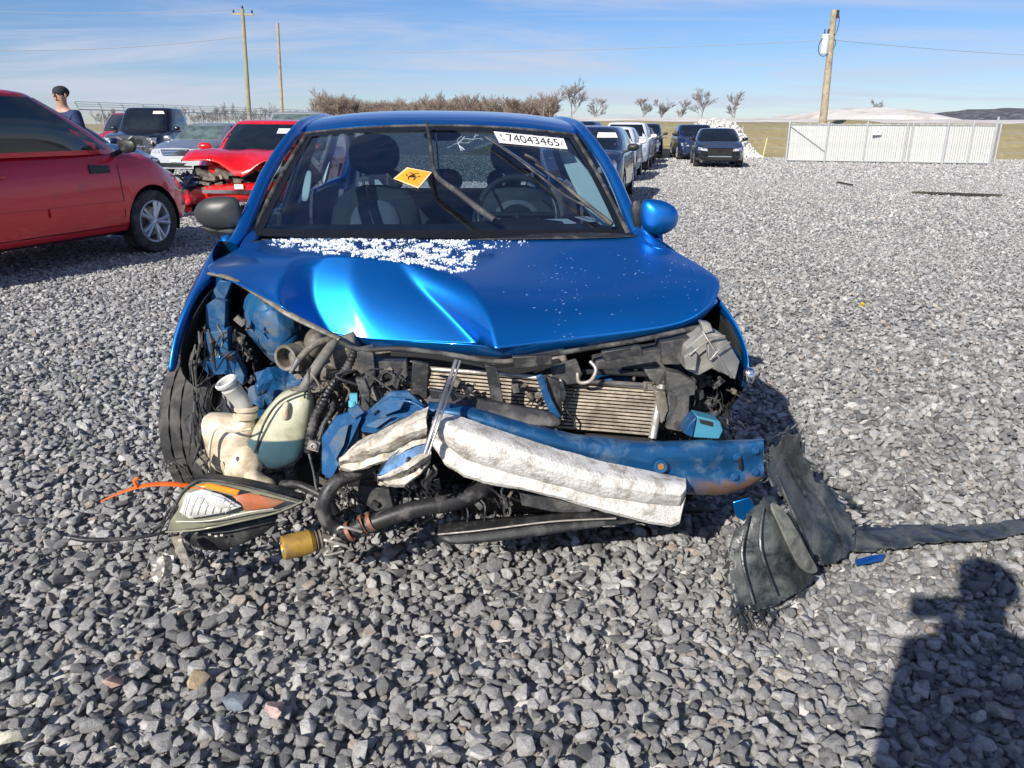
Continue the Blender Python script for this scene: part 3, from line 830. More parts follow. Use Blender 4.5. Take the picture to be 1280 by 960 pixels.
def chain_fence():
    rt = empty('chain_link_fence', (0, 0, 0), label='tall chain link fence with barbed wire along the left side of the yard', cat='fence')
    a = P(100, 150, 40); b = P(395, 156, 58); a.z = b.z = 0
    Hf = 2.15; n = 14; d = (b - a)
    for k in range(n + 1):
        p = a.lerp(b, k / n); mb = MB(); mb.cyl(p + Vector((0, 0, -.2)), p + Vector((0, 0, Hf)), .035, n=6)
        mb.tube([p + Vector((0, 0, Hf)), p + Vector((0, -.25, Hf + .3))], .02, n=5)
        mb.build('post', M['galv'], rt)
    mb = MB(); mb.cyl(a + Vector((0, 0, Hf - .05)), b + Vector((0, 0, Hf - .05)), .025, n=5); mb.build('rail', M['galv'], rt)
    mb = MB()
    for k in range(3):
        z = Hf + .1 + k * .1; mb.cyl(a + Vector((0, -.08 - .08 * k, z)), b + Vector((0, -.08 - .08 * k, z)), .012, n=4)
    mb.build('barbed_wire', M['galv'], rt)
    mb = MB(); L = d.length; u = d / L; step = .14
    k = -int(Hf / step)
    while k * step < L:
        for s in (1, -1):
            x0, x1 = k * step, k * step + Hf
            z0, z1 = (0, Hf) if s > 0 else (Hf, 0)
            if x0 < 0: z0 = z0 + (0 - x0) * (1 if s > 0 else -1); x0 = 0
            if x1 > L: z1 = z1 - (x1 - L) * (1 if s > 0 else -1); x1 = L
            if x1 > x0: mb.tube([a + u * x0 + Vector((0, 0, z0)), a + u * x1 + Vector((0, 0, z1))], .003, n=3, caps=False)
        k += 1
    mb.build('wire_mesh', M['galv'], rt, kind='stuff', smooth=0)
chain_fence()

def dark_patch():
    # wet dark rut in the gravel at the right
    for (px0, px1, py, w, lab) in ((1140, 1252, 244, .12, 'long dark muddy rut in the far gravel at the right'), (1046, 1066, 231, .08, 'short dark muddy rut in the far gravel')):
        a, b = G(px0, py - 2), G(px1, py + 2); mb = MB(); rows = []
        for k in range(30):
            t = k / 29; p = a.lerp(b, t); ww = w * math.sin(math.pi * min(max(t, .03), .97)) * (1 + .6 * noise.noise(Vector((t * 9, 0, 0))))
            rows.append([p + Vector((0, -ww * 2, .012)), p + Vector((0, 0, .055)), p + Vector((0, ww * 2, .012))])
        mb.grid(rows); mb.build('rut', mat('wet_mud', (.05, .042, .03), rough=.7, var=.4, bump=.6), kind='structure', label=lab)
dark_patch()
# ================================================================== PARKED CARS
def interp_profile(prof, y):
    ys = [p[0] for p in prof]; zs = [p[1] for p in prof]
    return float(np.interp(y, ys, zs))
def superring(y0, y1, hw, n, e, zf):
    out = []; cy, hy = (y0 + y1) / 2, (y1 - y0) / 2
    for k in range(n):
        a = 2 * math.pi * k / n; c, s = math.cos(a), math.sin(a)
        x = math.copysign(abs(c) ** (2 / e), c) * hw; y = cy + math.copysign(abs(s) ** (2 / e), s) * hy
        out.append(Vector((x, y, zf(y))))
    return out

def project_quad(bvh, corners, axis, off, n=6, m=4, thick=.012, shape=None):
    # corners in the plane across the axis, in order; axis 'x+' casts from +x towards -x, 'x-' opposite, 'y' casts from the front, 'Y' from the rear
    c = [Vector(k) for k in corners]; F, B = [], []
    for i in range(m + 1):
        f, b = [], []
        for j in range(n + 1):
            u, v = j / n, i / m
            p = (c[0] * (1 - u) + c[1] * u) * (1 - v) + (c[3] * (1 - u) + c[2] * u) * v
            if axis == 'x+': o, d = Vector((5, p.x, p.y)), Vector((-1, 0, 0))
            elif axis == 'x-': o, d = Vector((-5, p.x, p.y)), Vector((1, 0, 0))
            elif axis == 'y': o, d = Vector((p.x, -5, p.y)), Vector((0, 1, 0))
            elif axis == 'Y': o, d = Vector((p.x, 12, p.y)), Vector((0, -1, 0))
            else: o, d = Vector((p.x, p.y, 5)), Vector((0, 0, -1))
            h = bvh.ray_cast(o, d)
            if h[0] is None:
                q = f[-1] if f else (F[-1][j] if F else None)
                if q is None: return None
                f.append(q.copy()); b.append(b[-1].copy() if b else B[-1][j].copy()); continue
            nn = h[1] if h[1].dot(d) < 0 else -h[1]
            nn = (nn + -d * 1.0).normalized()
            f.append(h[0] + nn * off); b.append(h[0] - nn * (thick - off))
        F.append(f); B.append(b)
    mb = MB(); mb.grid(F); mb.grid(B)
    nc = n + 1; N2 = (m + 1) * nc
    def side(idx):
        for a, b2 in zip(idx[:-1], idx[1:]): mb.f.append([a, b2, b2 + N2, a + N2]); mb.mi.append(0)
    side([i for i in range(nc)]); side([m * nc + i for i in range(nc)]); side([i * nc for i in range(m + 1)]); side([i * nc + n for i in range(m + 1)])
    return mb

WHEEL_CACHE = {}
def wheel_meshes(r, w, spokes, rim_m, key):
    k = (round(r, 3), round(w, 3), spokes, key)
    if k in WHEEL_CACHE: return WHEEL_CACHE[k]
    # axis along x, outer face towards +x
    t = MB(); rr = r * .66
    t.lathe([(rr, -w * .42), (r * .80, -w * .5), (r * .95, -w * .47), (r, -w * .36), (r, w * .36), (r * .95, w * .47), (r * .80, w * .5), (rr + .005, w * .42)], (0, 0, 0), 'x', 32)
    rim = MB()
    rim.lathe([(rr + .006, w * .42), (rr - .004, w * .45), (rr - .02, w * .40), (rr - .03, w * .1), (rr - .03, -w * .42), (rr + .004, -w * .43)], (0, 0, 0), 'x', 32)
    for s in range(spokes):
        for d in ((-.09, .09) if spokes <= 5 else (0,)):
            a = 2 * math.pi * s / spokes + d; a2 = 2 * math.pi * s / spokes + d * 1.9
            p0 = Vector((w * .34, math.cos(a) * r * .10, math.sin(a) * r * .10)); p1 = Vector((w * .40, math.cos(a2) * (rr - .012), math.sin(a2) * (rr - .012)))
            rim.tube([p0, (p0 + p1) / 2 + Vector((.008, 0, 0)), p1], [r * .075, r * .06, r * .075], n=6)
    rim.lathe([(0, w * .44), (r * .10, w * .43), (r * .17, w * .36), (r * .17, w * .2), (0, w * .2)], (0, 0, 0), 'x', 16)
    disc = MB(); disc.lathe([(0, w * .05), (r * .48, w * .05), (r * .48, 0), (0, 0)], (0, 0, 0), 'x', 20)
    a = t.build('tyre', M['tyre']); b = rim.build('rim', rim_m); c = disc.build('brake_disc', M['steel'])
    res = []
    for o in (a, b, c): res.append(o.data); bpy.data.objects.remove(o)
    WHEEL_CACHE[k] = res
    return res
def add_wheel(root, x, y, r, w, spokes, rim_m, key='a', steer=0.0, z=None):
    t, rim, disc = wheel_meshes(r, w, spokes, rim_m, key)
    wo = link('wheel', t, None, root)   # the tyre carries the rim
    wo.name = 'wheel'
    wo.location = (x, y, r - .012 if z is None else z); wo.rotation_euler = (0, 0, (0 if x > 0 else math.pi) + steer)
    link('rim', rim, None, wo); link('brake_disc', disc, None, wo)
    return wo

def make_car(name, label, cat, px, D, heading, L=4.6, Wd=1.82, H=1.46, m='blue', hood=(0.78, 1.0), belt=.94, ws=(1.15, 1.95), rear=(3.5, 4.15), trunk=1.02,
             wr=.33, fo=.9, wb=2.7, gc=.2, tumble=.73, spokes=10, grille='dark', glass='car_glass', group=None, stage='full', nose=.16, tail_h=.9, mirrors=True, windows=None, x=None,
             sticker=False, crashed=False, roofm=None, rails=False, side=None, rimm='silver_rim', grille_w=.5, grille_z=(.5, .66), lamp_z=(.62, .74), plate=False, slab=0.0):
    pm = M[m]
    g = P(px, 160, D)
    root = empty(name, (g.x if x is None else x, D, 0), heading, label, cat, group)
    hw = Wd / 2
    # ----- lower body
    prof = [(0, hood[0]), (.12, hood[0] + .02), (ws[0] - .1, hood[1]), (ws[0] + .3, belt + .04), (rear[1] - .2, max(belt, trunk) + .01), (L - .12, trunk - .01), (L, trunk - .06)]
    st = sorted(set([0, .04, .1, .18, .3, .45, .6, L - .6, L - .4, L - .25, L - .12, L - .05, L] + list(np.linspace(.6, L - .6, 18))))
    rows = []
    for y in st:
        f = max(0, 1 - y / .7); r = max(0, 1 - (L - y) / .6)
        w = hw * (1 - .20 * f ** 2.2 - .14 * r ** 2.2)
        zt = interp_profile(prof, y); zb = gc + .05 * f ** 3 + .10 * r ** 2
        zs = zt - .10 if zt > .7 else zt - .06
        zm = zb + (zs - zb) * .45
        half = [(0, zb), (.80 * w, zb), (.95 * w, zb + .05), (.985 * w, zb + .14), (1.0 * w, zm), (.985 * w, zm + (zs - zm) * .55), (.965 * w, zs), (.93 * w, zs + .055), (.86 * w, zt - .006), (.55 * w, zt + .018), (.25 * w, zt + .028), (0, zt + .03)]
        ring = half + [(-a, b) for a, b in half[-2:0:-1]]
        row = []
        for (a, z) in ring:
            yy = y
            if y < .7:
                kz = nose * max(0, (z - .52) / .35) ** 1.6 + .10 * max(0, (.40 - z) / .2) ** 1.5 + .14 * (abs(a) / hw) ** 3
                yy = y + kz * (1 - y / .7)
            if L - y < .6:
                kz = .10 * max(0, (z - .6) / .4) ** 1.5 + .08 * max(0, (.45 - z) / .2) ** 1.5 + .10 * (abs(a) / hw) ** 3
                yy = y - kz * (1 - (L - y) / .6)
            row.append(Vector((a, yy, z)))
        rows.append(row)
    mb = MB(); mb.loft(rows)
    body = mb.build('body', pm, root, smooth=32)
    # wheel openings
    cut = MB()
    for y in (fo, fo + wb):
        for s in (-1, 1):
            rr_ = wr + .045
            ol = [Vector((s * (hw - .30), y + rr_ * math.cos(t), wr + rr_ * math.sin(t))) for t in np.linspace(-.12, math.pi + .12, 30)]
            ol += [Vector((s * (hw - .30), y - rr_ * 1.0, -.1)), Vector((s * (hw - .30), y + rr_ * 1.0, -.1))]
            cut.prism(ol, (s * .6, 0, 0))
    co = cut.build('cutter', pm, root, smooth=0)
    bo = body.modifiers.new('b', 'BOOLEAN'); bo.operation = 'DIFFERENCE'; bo.object = co; bo.solver = 'EXACT'; bo.use_self = True
    dg = bpy.context.evaluated_depsgraph_get()
    nm = bpy.data.meshes.new_from_object(body.evaluated_get(dg))
    body.modifiers.clear(); full_bvh = BVHTree.FromPolygons([Vector(v) for v in mb.v], mb.f); body.data = nm
    bpy.data.objects.remove(co)
    body.data.shade_smooth(); body.data.set_sharp_from_angle(angle=R(32))
    for s in (-1, 1):
        for y in (fo, fo + wb):
            a = MB(); n = 20; rws = []
            for xx in (s * (hw - .012), s * (hw - .292)):
                rws.append([Vector((xx, y + math.cos(t) * (wr + .04), wr + math.sin(t) * (wr + .04))) for t in np.linspace(-.35, math.pi + .35, n)])
            rws.append([Vector((s * (hw - .292), y, wr))] * n)
            a.grid(rws); a.build('wheel_arch', M['dark'], root, smooth=60)
            add_wheel(root, s * (hw - .115), y, wr, .22, spokes, M[rimm], m if rimm != 'silver_rim' else 'a')
    # ----- greenhouse
    zroof = H - .02
    def zb_(y): return interp_profile(prof, y) - .015
    y0, y1, ya, yb = ws[0], rear[1], ws[1], rear[0]
    rings = []
    for t in (0, .2, .4, .6, .8, .93, 1.0):
        e = 5.0
        yy0 = y0 + (ya - y0) * t - .05 * math.sin(math.pi * t); yy1 = y1 + (yb - y1) * t + .05 * math.sin(math.pi * t)
        w = hw * (.925 + (tumble - .925) * t) + .03 * math.sin(math.pi * t)
        rings.append(superring(yy0, yy1, w, 48, e, lambda y, t=t: zb_(y) * (1 - t) + (zroof - .05 - .03 * abs((y - (ya + yb) / 2) / (yb - ya + .01)) ** 2) * t))
    for s, dz in ((.96, .022), (.86, .042), (.6, .058), (.25, .066), (.02, .068)):
        base = rings[6]; c = sum(base, Vector()) / len(base)
        rings.append([c + (p - c) * s + Vector((0, 0, dz)) - Vector((0, 0, (c + (p - c) * s).z - p.z * 1.0)) * 0 + Vector((0, 0, 0)) for p in base])
    gh = MB(); gh.loft(rings)
    gobj = gh.build('roof', M[roofm] if roofm else pm, root, smooth=32)
    gb = BVHTree.FromPolygons([Vector(v) for v in gh.v], gh.f)
    gm = M[glass]
    zt0 = interp_profile(prof, ws[0] + .1); zH = zroof - .075
    # windshield and rear window
    def put(nm, bv, corners, axis, mm, off=.006, n=6, mk=4, thick=.012, parent=root):
        q = project_quad(bv, corners, axis, off, n, mk, thick)
        if q: return q.build(nm, mm, parent, smooth=40)
    wb_, wt_ = hw * .80, hw * (tumble - .12)
    put('windshield', gb, [(-wb_, zt0 + .035), (wb_, zt0 + .035), (wt_, zH), (-wt_, zH)], 'y', gm, n=12, mk=6)
    zr0 = interp_profile(prof, rear[1] - .1) + .05
    put('rear_window', gb, [(-wb_ * .92, zr0), (wb_ * .92, zr0), (wt_, zH), (-wt_, zH)], 'Y', M['car_glass'], n=8, mk=5)
    # side windows
    ws_ = windows
    if ws_ is None:
        mid = (ya + yb) / 2 + .05
        ws_ = [[(ws[0] + .42, .05), (mid - .05, .05), (mid - .05, 1), (ya + .20, 1)], [(mid + .04, .05), (rear[0] + .18, .05), (yb - .12, 1), (mid + .04, 1)]]
    for s in ('x+', 'x-'):
        for q in ws_:
            cs = [(y, interp_profile(prof, y) + .03 if t < .5 else zH - .0) for y, t in q]
            put('side_window', gb, cs, s, M['car_glass'])
    # door seams, handles, mouldings
    mid = (ya + yb) / 2 + .03
    for s in ('x+', 'x-'):
        for y in (max(ws[0] + .12, fo + wr + .09), mid, min(rear[0] + .15, fo + wb - .38)):
            zt = interp_profile(prof, y) - .03
            put('door_seam', full_bvh, [(y - .005, gc + .12), (y + .005, gc + .12), (y + .005, zt), (y - .005, zt)], s, M['dark'], off=.0015, n=1, mk=8, thick=.004)
        for y in (mid - .22, min(rear[0] + .15, fo + wb - .38) - .12):
            sg = 1 if s == 'x+' else -1
            h = full_bvh.ray_cast(Vector((sg * 5, y, belt - .14)), Vector((-sg, 0, 0)))
            if h[0]:
                b2 = MB(); b2.box(h[0] + Vector((sg * .018, 0, 0)), (.022, .17, .03)); b2.build('door_handle', pm, root, mods=[('bevel', .008, 2)])
        put('sill', full_bvh, [(fo + wr + .1, gc + .02), (fo + wb - wr - .1, gc + .02), (fo + wb - wr - .1, gc + .11), (fo + wr + .1, gc + .11)], s, M['black_plastic'], off=.006, n=6, mk=1)
    # front
    if not crashed:
        lw = hw * .93
        for s in (-1, 1):
            cs = [(s * hw * .50, lamp_z[0]), (s * lw * .93, lamp_z[0] + .03), (s * lw * .93, lamp_z[1] + .035), (s * hw * .52, lamp_z[1] - .02)]
            put('headlight', full_bvh, cs, 'y', M['lamp'], off=.008, n=6, mk=3, thick=.03)
            put('fog_lamp', full_bvh, [(s * hw * .62, .36), (s * hw * .80, .37), (s * hw * .80, .45), (s * hw * .62, .43)], 'y', M['dark'], off=.006, n=2, mk=2)
        gw = hw * grille_w
        go = put('grille', full_bvh, [(-gw * .86, grille_z[0]), (gw * .86, grille_z[0]), (gw, grille_z[1]), (-gw, grille_z[1])], 'y', M['dark'], off=.008, n=8, mk=3, thick=.03)
        if grille == 'bars':
            for k in range(4):
                z = grille_z[0] + (grille_z[1] - grille_z[0]) * (k + .5) / 4
                put('grille_bar', full_bvh, [(-gw * .9, z - .008), (gw * .9, z - .008), (gw * .9, z + .008), (-gw * .9, z + .008)], 'y', M['chrome'], off=.018, n=8, mk=1, thick=.02)
        if grille == 'chrome':
            for zz in (grille_z[0] - .012, ):
                put('grille_trim', full_bvh, [(-gw * .9, zz - .014), (gw * .9, zz - .014), (gw * .9, zz + .014), (-gw * .9, zz + .014)], 'y', M['chrome'], off=.018, n=8, mk=1, thick=.02)
        put('air_intake', full_bvh, [(-hw * .5, .29), (hw * .5, .29), (hw * .55, .40), (-hw * .55, .40)], 'y', M['dark'], off=.006, n=6, mk=2)
        if plate: put('number_plate', full_bvh, [(-.16, .43), (.16, .43), (.16, .49), (-.16, .49)], 'y', M['plate'], off=.016, n=3, mk=1)
    for s in (-1, 1):
        put('tail_lamp', full_bvh, [(s * hw * .62, tail_h - .18), (s * hw * .9, tail_h - .18), (s * hw * .9, tail_h), (s * hw * .62, tail_h)], 'Y', M['tail'], off=.008, n=3, mk=2)
        if mirrors:
            c = Vector((s * (hw + .085), ws[0] + .36, belt + .10)); b2 = MB()
            b2.pillow([c + Vector((s * u, 0, w)) for u, w in ((-.10, -.06), (.05, -.07), (.12, -.03), (.12, .05), (.04, .075), (-.10, .06))], (0, -1, 0), .075, .03, chaikin=1, power=.45); b2.tube([c + Vector((-s * .06, .02, -.05)), c + Vector((-s * .17, .03, -.09))], .026, n=6)
            b2.build('mirror', M['black_plastic'] if name == 'suv' else pm, root)
    if sticker:
        q = project_quad(gb, [(.28, zH - .14), (.66, zH - .14), (.60, zH - .05), (.28, zH - .05)], 'y', .014, 3, 1, .012); q and q.build('lot_sticker', M['paper'], root)
    return root, full_bvh, prof, gb

M['kia_red'] = paint('crimson_red', (0.62, 0.010, 0.028), metal=.3, rough=.34, dirt=(.40, .05, .08), dirt_amt=.1)
M['crash_red'] = paint('bright_red', (0.72, 0.008, 0.010), metal=.1, rough=.3, dirt=(.4, .1, .1), dirt_amt=.1)
M['far_red'] = paint('far_red', (0.35, 0.01, 0.02), metal=.2)
M['silver'] = paint('silver', (0.50, 0.51, 0.53), metal=.75, rough=.36)
M['black'] = paint('black', (0.010, 0.011, 0.016), metal=.2, rough=.25, dirt=(.1, .1, .1), dirt_amt=.05)
M['navy'] = paint('navy', (0.010, 0.022, 0.075), metal=.4, rough=.28)
M['white'] = paint('white', (0.78, 0.79, 0.80), metal=.0, rough=.35, dirt=(.5, .48, .45), dirt_amt=.1)
M['grey'] = paint('dark_grey', (0.06, 0.065, 0.075), metal=.5)
M['beige'] = paint('champagne', (0.50, 0.50, 0.42), metal=.4)

# --- left group
H180 = math.pi
def kia():
    # faces away from the camera towards the back right; root is its front
    D, X = 9.95, -4.68
    root, bv, prof, gb = make_car('suv', 'crimson red boxy SUV with silver wheels, cut by the left picture edge', 'car', 0, D, math.atan2(.30, -.954), x=X,
        L=4.3, Wd=1.84, H=1.71, m='kia_red', hood=(.88, 1.08), belt=1.06, ws=(.84, 1.88), rear=(3.85, 4.2), trunk=1.08, wr=.35, fo=.80, wb=2.62, gc=.24, tumble=.87, spokes=5, nose=.16)
    for s in ('x+', 'x-'):
        q = project_quad(bv, [(1.36, .90), (1.62, .90), (1.62, .99), (1.36, .97)], s, .012, 3, 2); q and q.build('fender_vent', M['black_plastic'], root)
        for a, b in ((1.22, 2.20), (2.24, 3.0)):
            q = project_quad(bv, [(a, .52), (b, .52), (b, .60), (a, .60)], s, .018, 6, 1, .02); q and q.build('door_moulding', M['kia_red'], root)
    return root
kia()
def crashed_red():
    root, bv, prof, gb = make_car('sedan', 'bright red crashed sedan with buckled hood and torn off grille, behind the black door mirror', 'car', 0, 12.9, R(-1), x=-4.42,
        L=4.4, Wd=1.80, H=1.50, m='crash_red', hood=(.74, .93), belt=.93, ws=(.85, 1.62), rear=(3.3, 3.95), trunk=1.0, wr=.32, fo=.62, wb=2.65, gc=.22, crashed=True, glass='car_glass', nose=.02)
    # buckled hood lid jutting forward, drooping in the middle and open below
    rows = []
    for t in np.linspace(0, 1, 9):
        row = []
        for u in np.linspace(-1, 1, 15):
            y = .88 - 1.12 * t + .10 * abs(u) ** 3 * t
            z = .97 + .05 * math.sin(t * 3.0) * (1 - .4 * abs(u)) - .14 * t ** 3 + .035 * noise.noise(Vector((u * 2.2, t * 2.5, 3))) - t ** 2.2 * .26 * math.exp(-((u - .12) / .30) ** 2) + .03 * t
            row.append(Vector((u * .86, y, z)))
        rows.append(row)
    mb = MB(); mb.grid(rows); mb.build('hood', M['crash_red'], root, smooth=25, mods=[('solid', .012)])
    mb = MB()
    for k in range(60):
        rr = random; mb.box((rr.uniform(-.78, .78), rr.uniform(-.1, .18), rr.uniform(.40, .70)), (rr.uniform(.03, .22), .08, rr.uniform(.02, .12)), (rr.uniform(-.4, .4), rr.uniform(-.5, .5), rr.uniform(-.4, .4)))
    mb.build('broken_front', M['engine'], root, smooth=0)
    mb = MB(); mb.box((0, .12, .55), (1.5, .16, .42)); mb.build('radiator_bay', M['dark'], root)
    for s, lab in ((.62, 'headlight'),):
        mb = MB(); mb.pillow([(s - .24, -.12, .62), (s + .22, -.02, .66), (s + .20, .0, .78), (s - .05, -.1, .76)], (0, -1, 0), .05, .08); mb.build(lab, M['lamp'], root)
    # bumper skin hanging low
    rows = []
    for z, yo in ((.50, .02), (.46, -.04), (.38, -.05), (.30, -.03), (.20, .03)):
        rows.append([Vector((u * .9, -.14 + yo + .24 * abs(u) ** 2.5 + .02 * noise.noise(Vector((u * 4, z * 5, 1))), z + .03 * math.sin(u * 2.0))) for u in np.linspace(-1, 1, 19)])
    mb = MB(); mb.grid(rows); mb.build('front_bumper', M['crash_red'], root, smooth=40, mods=[('solid', .01)])
    mb = MB(); mb.box((.0, -.205, .375), (1.1, .03, .055)); mb.build('bumper_trim', M['chrome'], root)
    mb = MB(); mb.box((.05, -.215, .455), (.14, .02, .07)); mb.build('number_plate', M['paper'], root)
    mb = MB()
    for k in range(16):
        rr = random; mb.tube([(rr.uniform(-.95, -.6), rr.uniform(-.2, .1), rr.uniform(.35, .68)) for _ in range(3)], rr.uniform(.012, .03), n=5)
    mb.ball((-.78, -.1, .52), (.10, .08, .10), 10, 7); mb.build('torn_wiring', M['navy'], root)
    # lot number strip on the windshield
    q = project_quad(gb, [(.26, 1.25), (.60, 1.25), (.56, 1.33), (.26, 1.33)], 'y', .014, 3, 1, .012); q and q.build('lot_sticker', M['paper'], root)
crashed_red()
make_car('sedan', 'silver sedan with chrome barred grille parked between the black pickup and the red crashed sedan', 'car', 212, 22.0, R(-8), L=4.75, Wd=1.84, H=1.47, m='silver', hood=(.76, .97), belt=.94,
         glass='pale_glass', grille='bars', grille_w=.46, grille_z=(.60, .76), lamp_z=(.66, .78), plate=True)
def pickup():
    root, bv, prof, gb = make_car('pickup_truck', 'black crew cab pickup truck with damaged front behind the dark blue hood', 'pickup truck', 156, 27.0, R(3), L=5.4, Wd=2.0, H=2.0, m='black', hood=(1.02, 1.18), belt=1.18, ws=(1.35, 2.0), rear=(3.55, 3.8),
        trunk=1.16, wr=.40, fo=1.0, wb=3.4, gc=.36, tumble=.80, grille='chrome', grille_w=.62, grille_z=(.72, .94), lamp_z=(.80, .96), glass='car_glass', nose=.06, sticker=True)
    mb = MB()
    for k in range(26):
        rr = random; a = Vector((rr.uniform(-.9, .9), rr.uniform(-.12, .1), rr.uniform(.45, .95)))
        mb.tube([a, a + Vector((rr.uniform(-.3, .3), rr.uniform(-.1, .1), rr.uniform(-.2, .2)))], rr.uniform(.012, .03), n=5)
    mb.build('broken_front', M['steel'], root)
pickup()
make_car('hatchback', 'dark blue car with only its sloping hood showing past the red SUV', 'car', 192, 17.0, R(72), x=-7.9, L=4.2, Wd=1.75, H=1.45, m='navy', hood=(.70, .98), belt=.93, ws=(1.2, 1.9))
make_car('suv', 'small dark red car half hidden behind the black pickup', 'car', 250, 36, R(150), L=4.5, Wd=1.82, H=1.88, m='far_red', hood=(.9, 1.1), belt=1.08, ws=(1.2, 1.8), rear=(3.8, 4.3), trunk=1.1, wr=.35, gc=.25, tumble=.8)
make_car('minivan', 'pale white minivan roof showing above the red crashed sedan', 'car', 365, 21.5, R(10), L=4.9, Wd=1.95, H=1.80, m='beige', hood=(.92, 1.10), belt=1.08, ws=(.9, 1.9), rear=(4.3, 4.75), trunk=1.1, wr=.34, gc=.2, tumble=.80, glass='pale_glass')
# --- row on the right
row = dict(group='cars parked in the row behind the wreck')
make_car('suv', 'dark navy hatchback with a white lot sticker, nearest in the row behind the blue wreck', 'car', 0, 14.2, R(-12), x=1.02, L=4.3, Wd=1.78, H=1.44, m='navy', ws=(1.0, 1.8), rear=(3.7, 4.2), hood=(.8, 1.0), sticker=True, glass='car_glass', **row)
make_car('sedan', 'white sedan second in the row behind the blue wreck', 'car', 0, 21.6, R(-12), x=2.35, L=4.5, Wd=1.80, H=1.45, m='white', **row)
make_car('pickup_truck', 'white crew cab vehicle third in the row behind the blue wreck', 'car', 0, 27.5, R(-12), x=3.65, L=4.8, Wd=1.85, H=1.62, m='white', hood=(.92, 1.08), belt=1.04, wr=.36, gc=.26, **row)
make_car('sedan', 'dark grey sedan with a silver front, fourth in the row behind the wreck', 'car', 0, 33.0, R(-11), x=4.85, L=4.6, Wd=1.80, H=1.46, m='grey', **row)
make_car('suv', 'black SUV with a roof rack at the far end of the row', 'car', 0, 39.0, R(-10), x=6.25, L=4.6, Wd=1.86, H=1.66, m='navy', hood=(.95, 1.1), belt=1.06, ws=(1.15, 1.8), rear=(3.9, 4.3), trunk=1.1, wr=.36, gc=.26, tumble=.8, **row)
make_car('sedan', 'blue roofed car glimpsed over the roof edge of the wreck, left of the navy hatchback', 'car', 0, 36.0, R(-20), x=2.4, L=4.5, Wd=1.8, H=1.72, m='navy', belt=1.05, hood=(.9, 1.05), **row)
# --- two cars standing apart on the right
make_car('sedan', 'glossy black sedan with a wide chrome grille trim, front of the two cars standing apart', 'car', 903, 30.2, R(-10), L=4.7, Wd=1.84, H=1.44, m='black', hood=(.70, .93), belt=.92, grille='chrome', grille_w=.52, grille_z=(.42, .68), lamp_z=(.60, .70), group='two dark cars standing apart by the rubble')
make_car('suv', 'dark blue grey SUV parked behind and left of the glossy black sedan', 'car', 876, 37.5, R(-5), L=4.6, Wd=1.84, H=1.62, m='navy', hood=(.9, 1.06), belt=1.04, ws=(1.1, 1.75), rear=(3.8, 4.3), trunk=1.08, wr=.35, gc=.24, tumble=.8, group='two dark cars standing apart by the rubble')
def debris():
    rng = random.Random(9)
    g = G(228, 262, 0)
    r = empty('bumper_debris', (g.x, g.y, 0), label='torn dark red bumper scraps lying between the red SUV and the red crashed sedan', cat='car debris')
    for nm, m_ in (('bumper_scrap', M['kia_red']), ('plastic_scrap', M['black_plastic'])):
        mb = MB()
        for k in range(6):
            a = Vector((rng.uniform(-.35, .4), rng.uniform(-.3, .3), rng.uniform(.04, .35)))
            rows = [[a + Vector((u * .3, .1 * v + .05 * math.sin(u * 5), .12 * v + .05 * math.sin(3 * u + k))) for v in (-1, 0, 1)] for u in np.linspace(-.6, .6, 6)]
            mb.grid(rows)
        mb.jitter(.03, 5, 3).build(nm, m_, r, mods=[('solid', .012)])
debris()
# ================================================================== PEOPLE
M['skin'] = mat('skin', (0.45, 0.26, 0.18), rough=.55, var=.08)
M['hair'] = mat('dark_hair', (0.02, 0.016, 0.014), rough=.7, var=.3, bump=.5, bscale=180)
M['jacket'] = mat('blue_jacket', (0.02, 0.035, 0.11), rough=.8, var=.15, bump=.3, bscale=20)
M['trousers'] = mat('dark_trousers', (0.02, 0.022, 0.03), rough=.85, var=.2, bump=.2, bscale=25)
M['shoe'] = mat('boot', (0.03, 0.025, 0.02), rough=.6, var=.2)
def skin_mesh(name, verts, edges, radii, m, parent, sub=2, root=0):
    me = bpy.data.meshes.new(name); me.from_pydata([tuple(v) for v in verts], edges, []); me.update()
    o = bpy.data.objects.new(name, me); COL.objects.link(o)
    me.materials.append(m)
    md = o.modifiers.new('skin', 'SKIN'); md.use_smooth_shade = True
    if not me.skin_vertices: 
        bpy.context.view_layer.update()
    for i, r in enumerate(radii):
        sv = me.skin_vertices[0].data[i]; sv.radius = (r, r) if not isinstance(r, tuple) else r; sv.use_root = (i == root)
    s = o.modifiers.new('sub', 'SUBSURF'); s.levels = sub; s.render_levels = sub
    dg = bpy.context.evaluated_depsgraph_get(); nm = bpy.data.meshes.new_from_object(o.evaluated_get(dg))
    bpy.data.objects.remove(o)
    nm.name = name; nm.materials.clear(); nm.materials.append(m); nm.shade_smooth()
    return link(name, nm, None, parent)
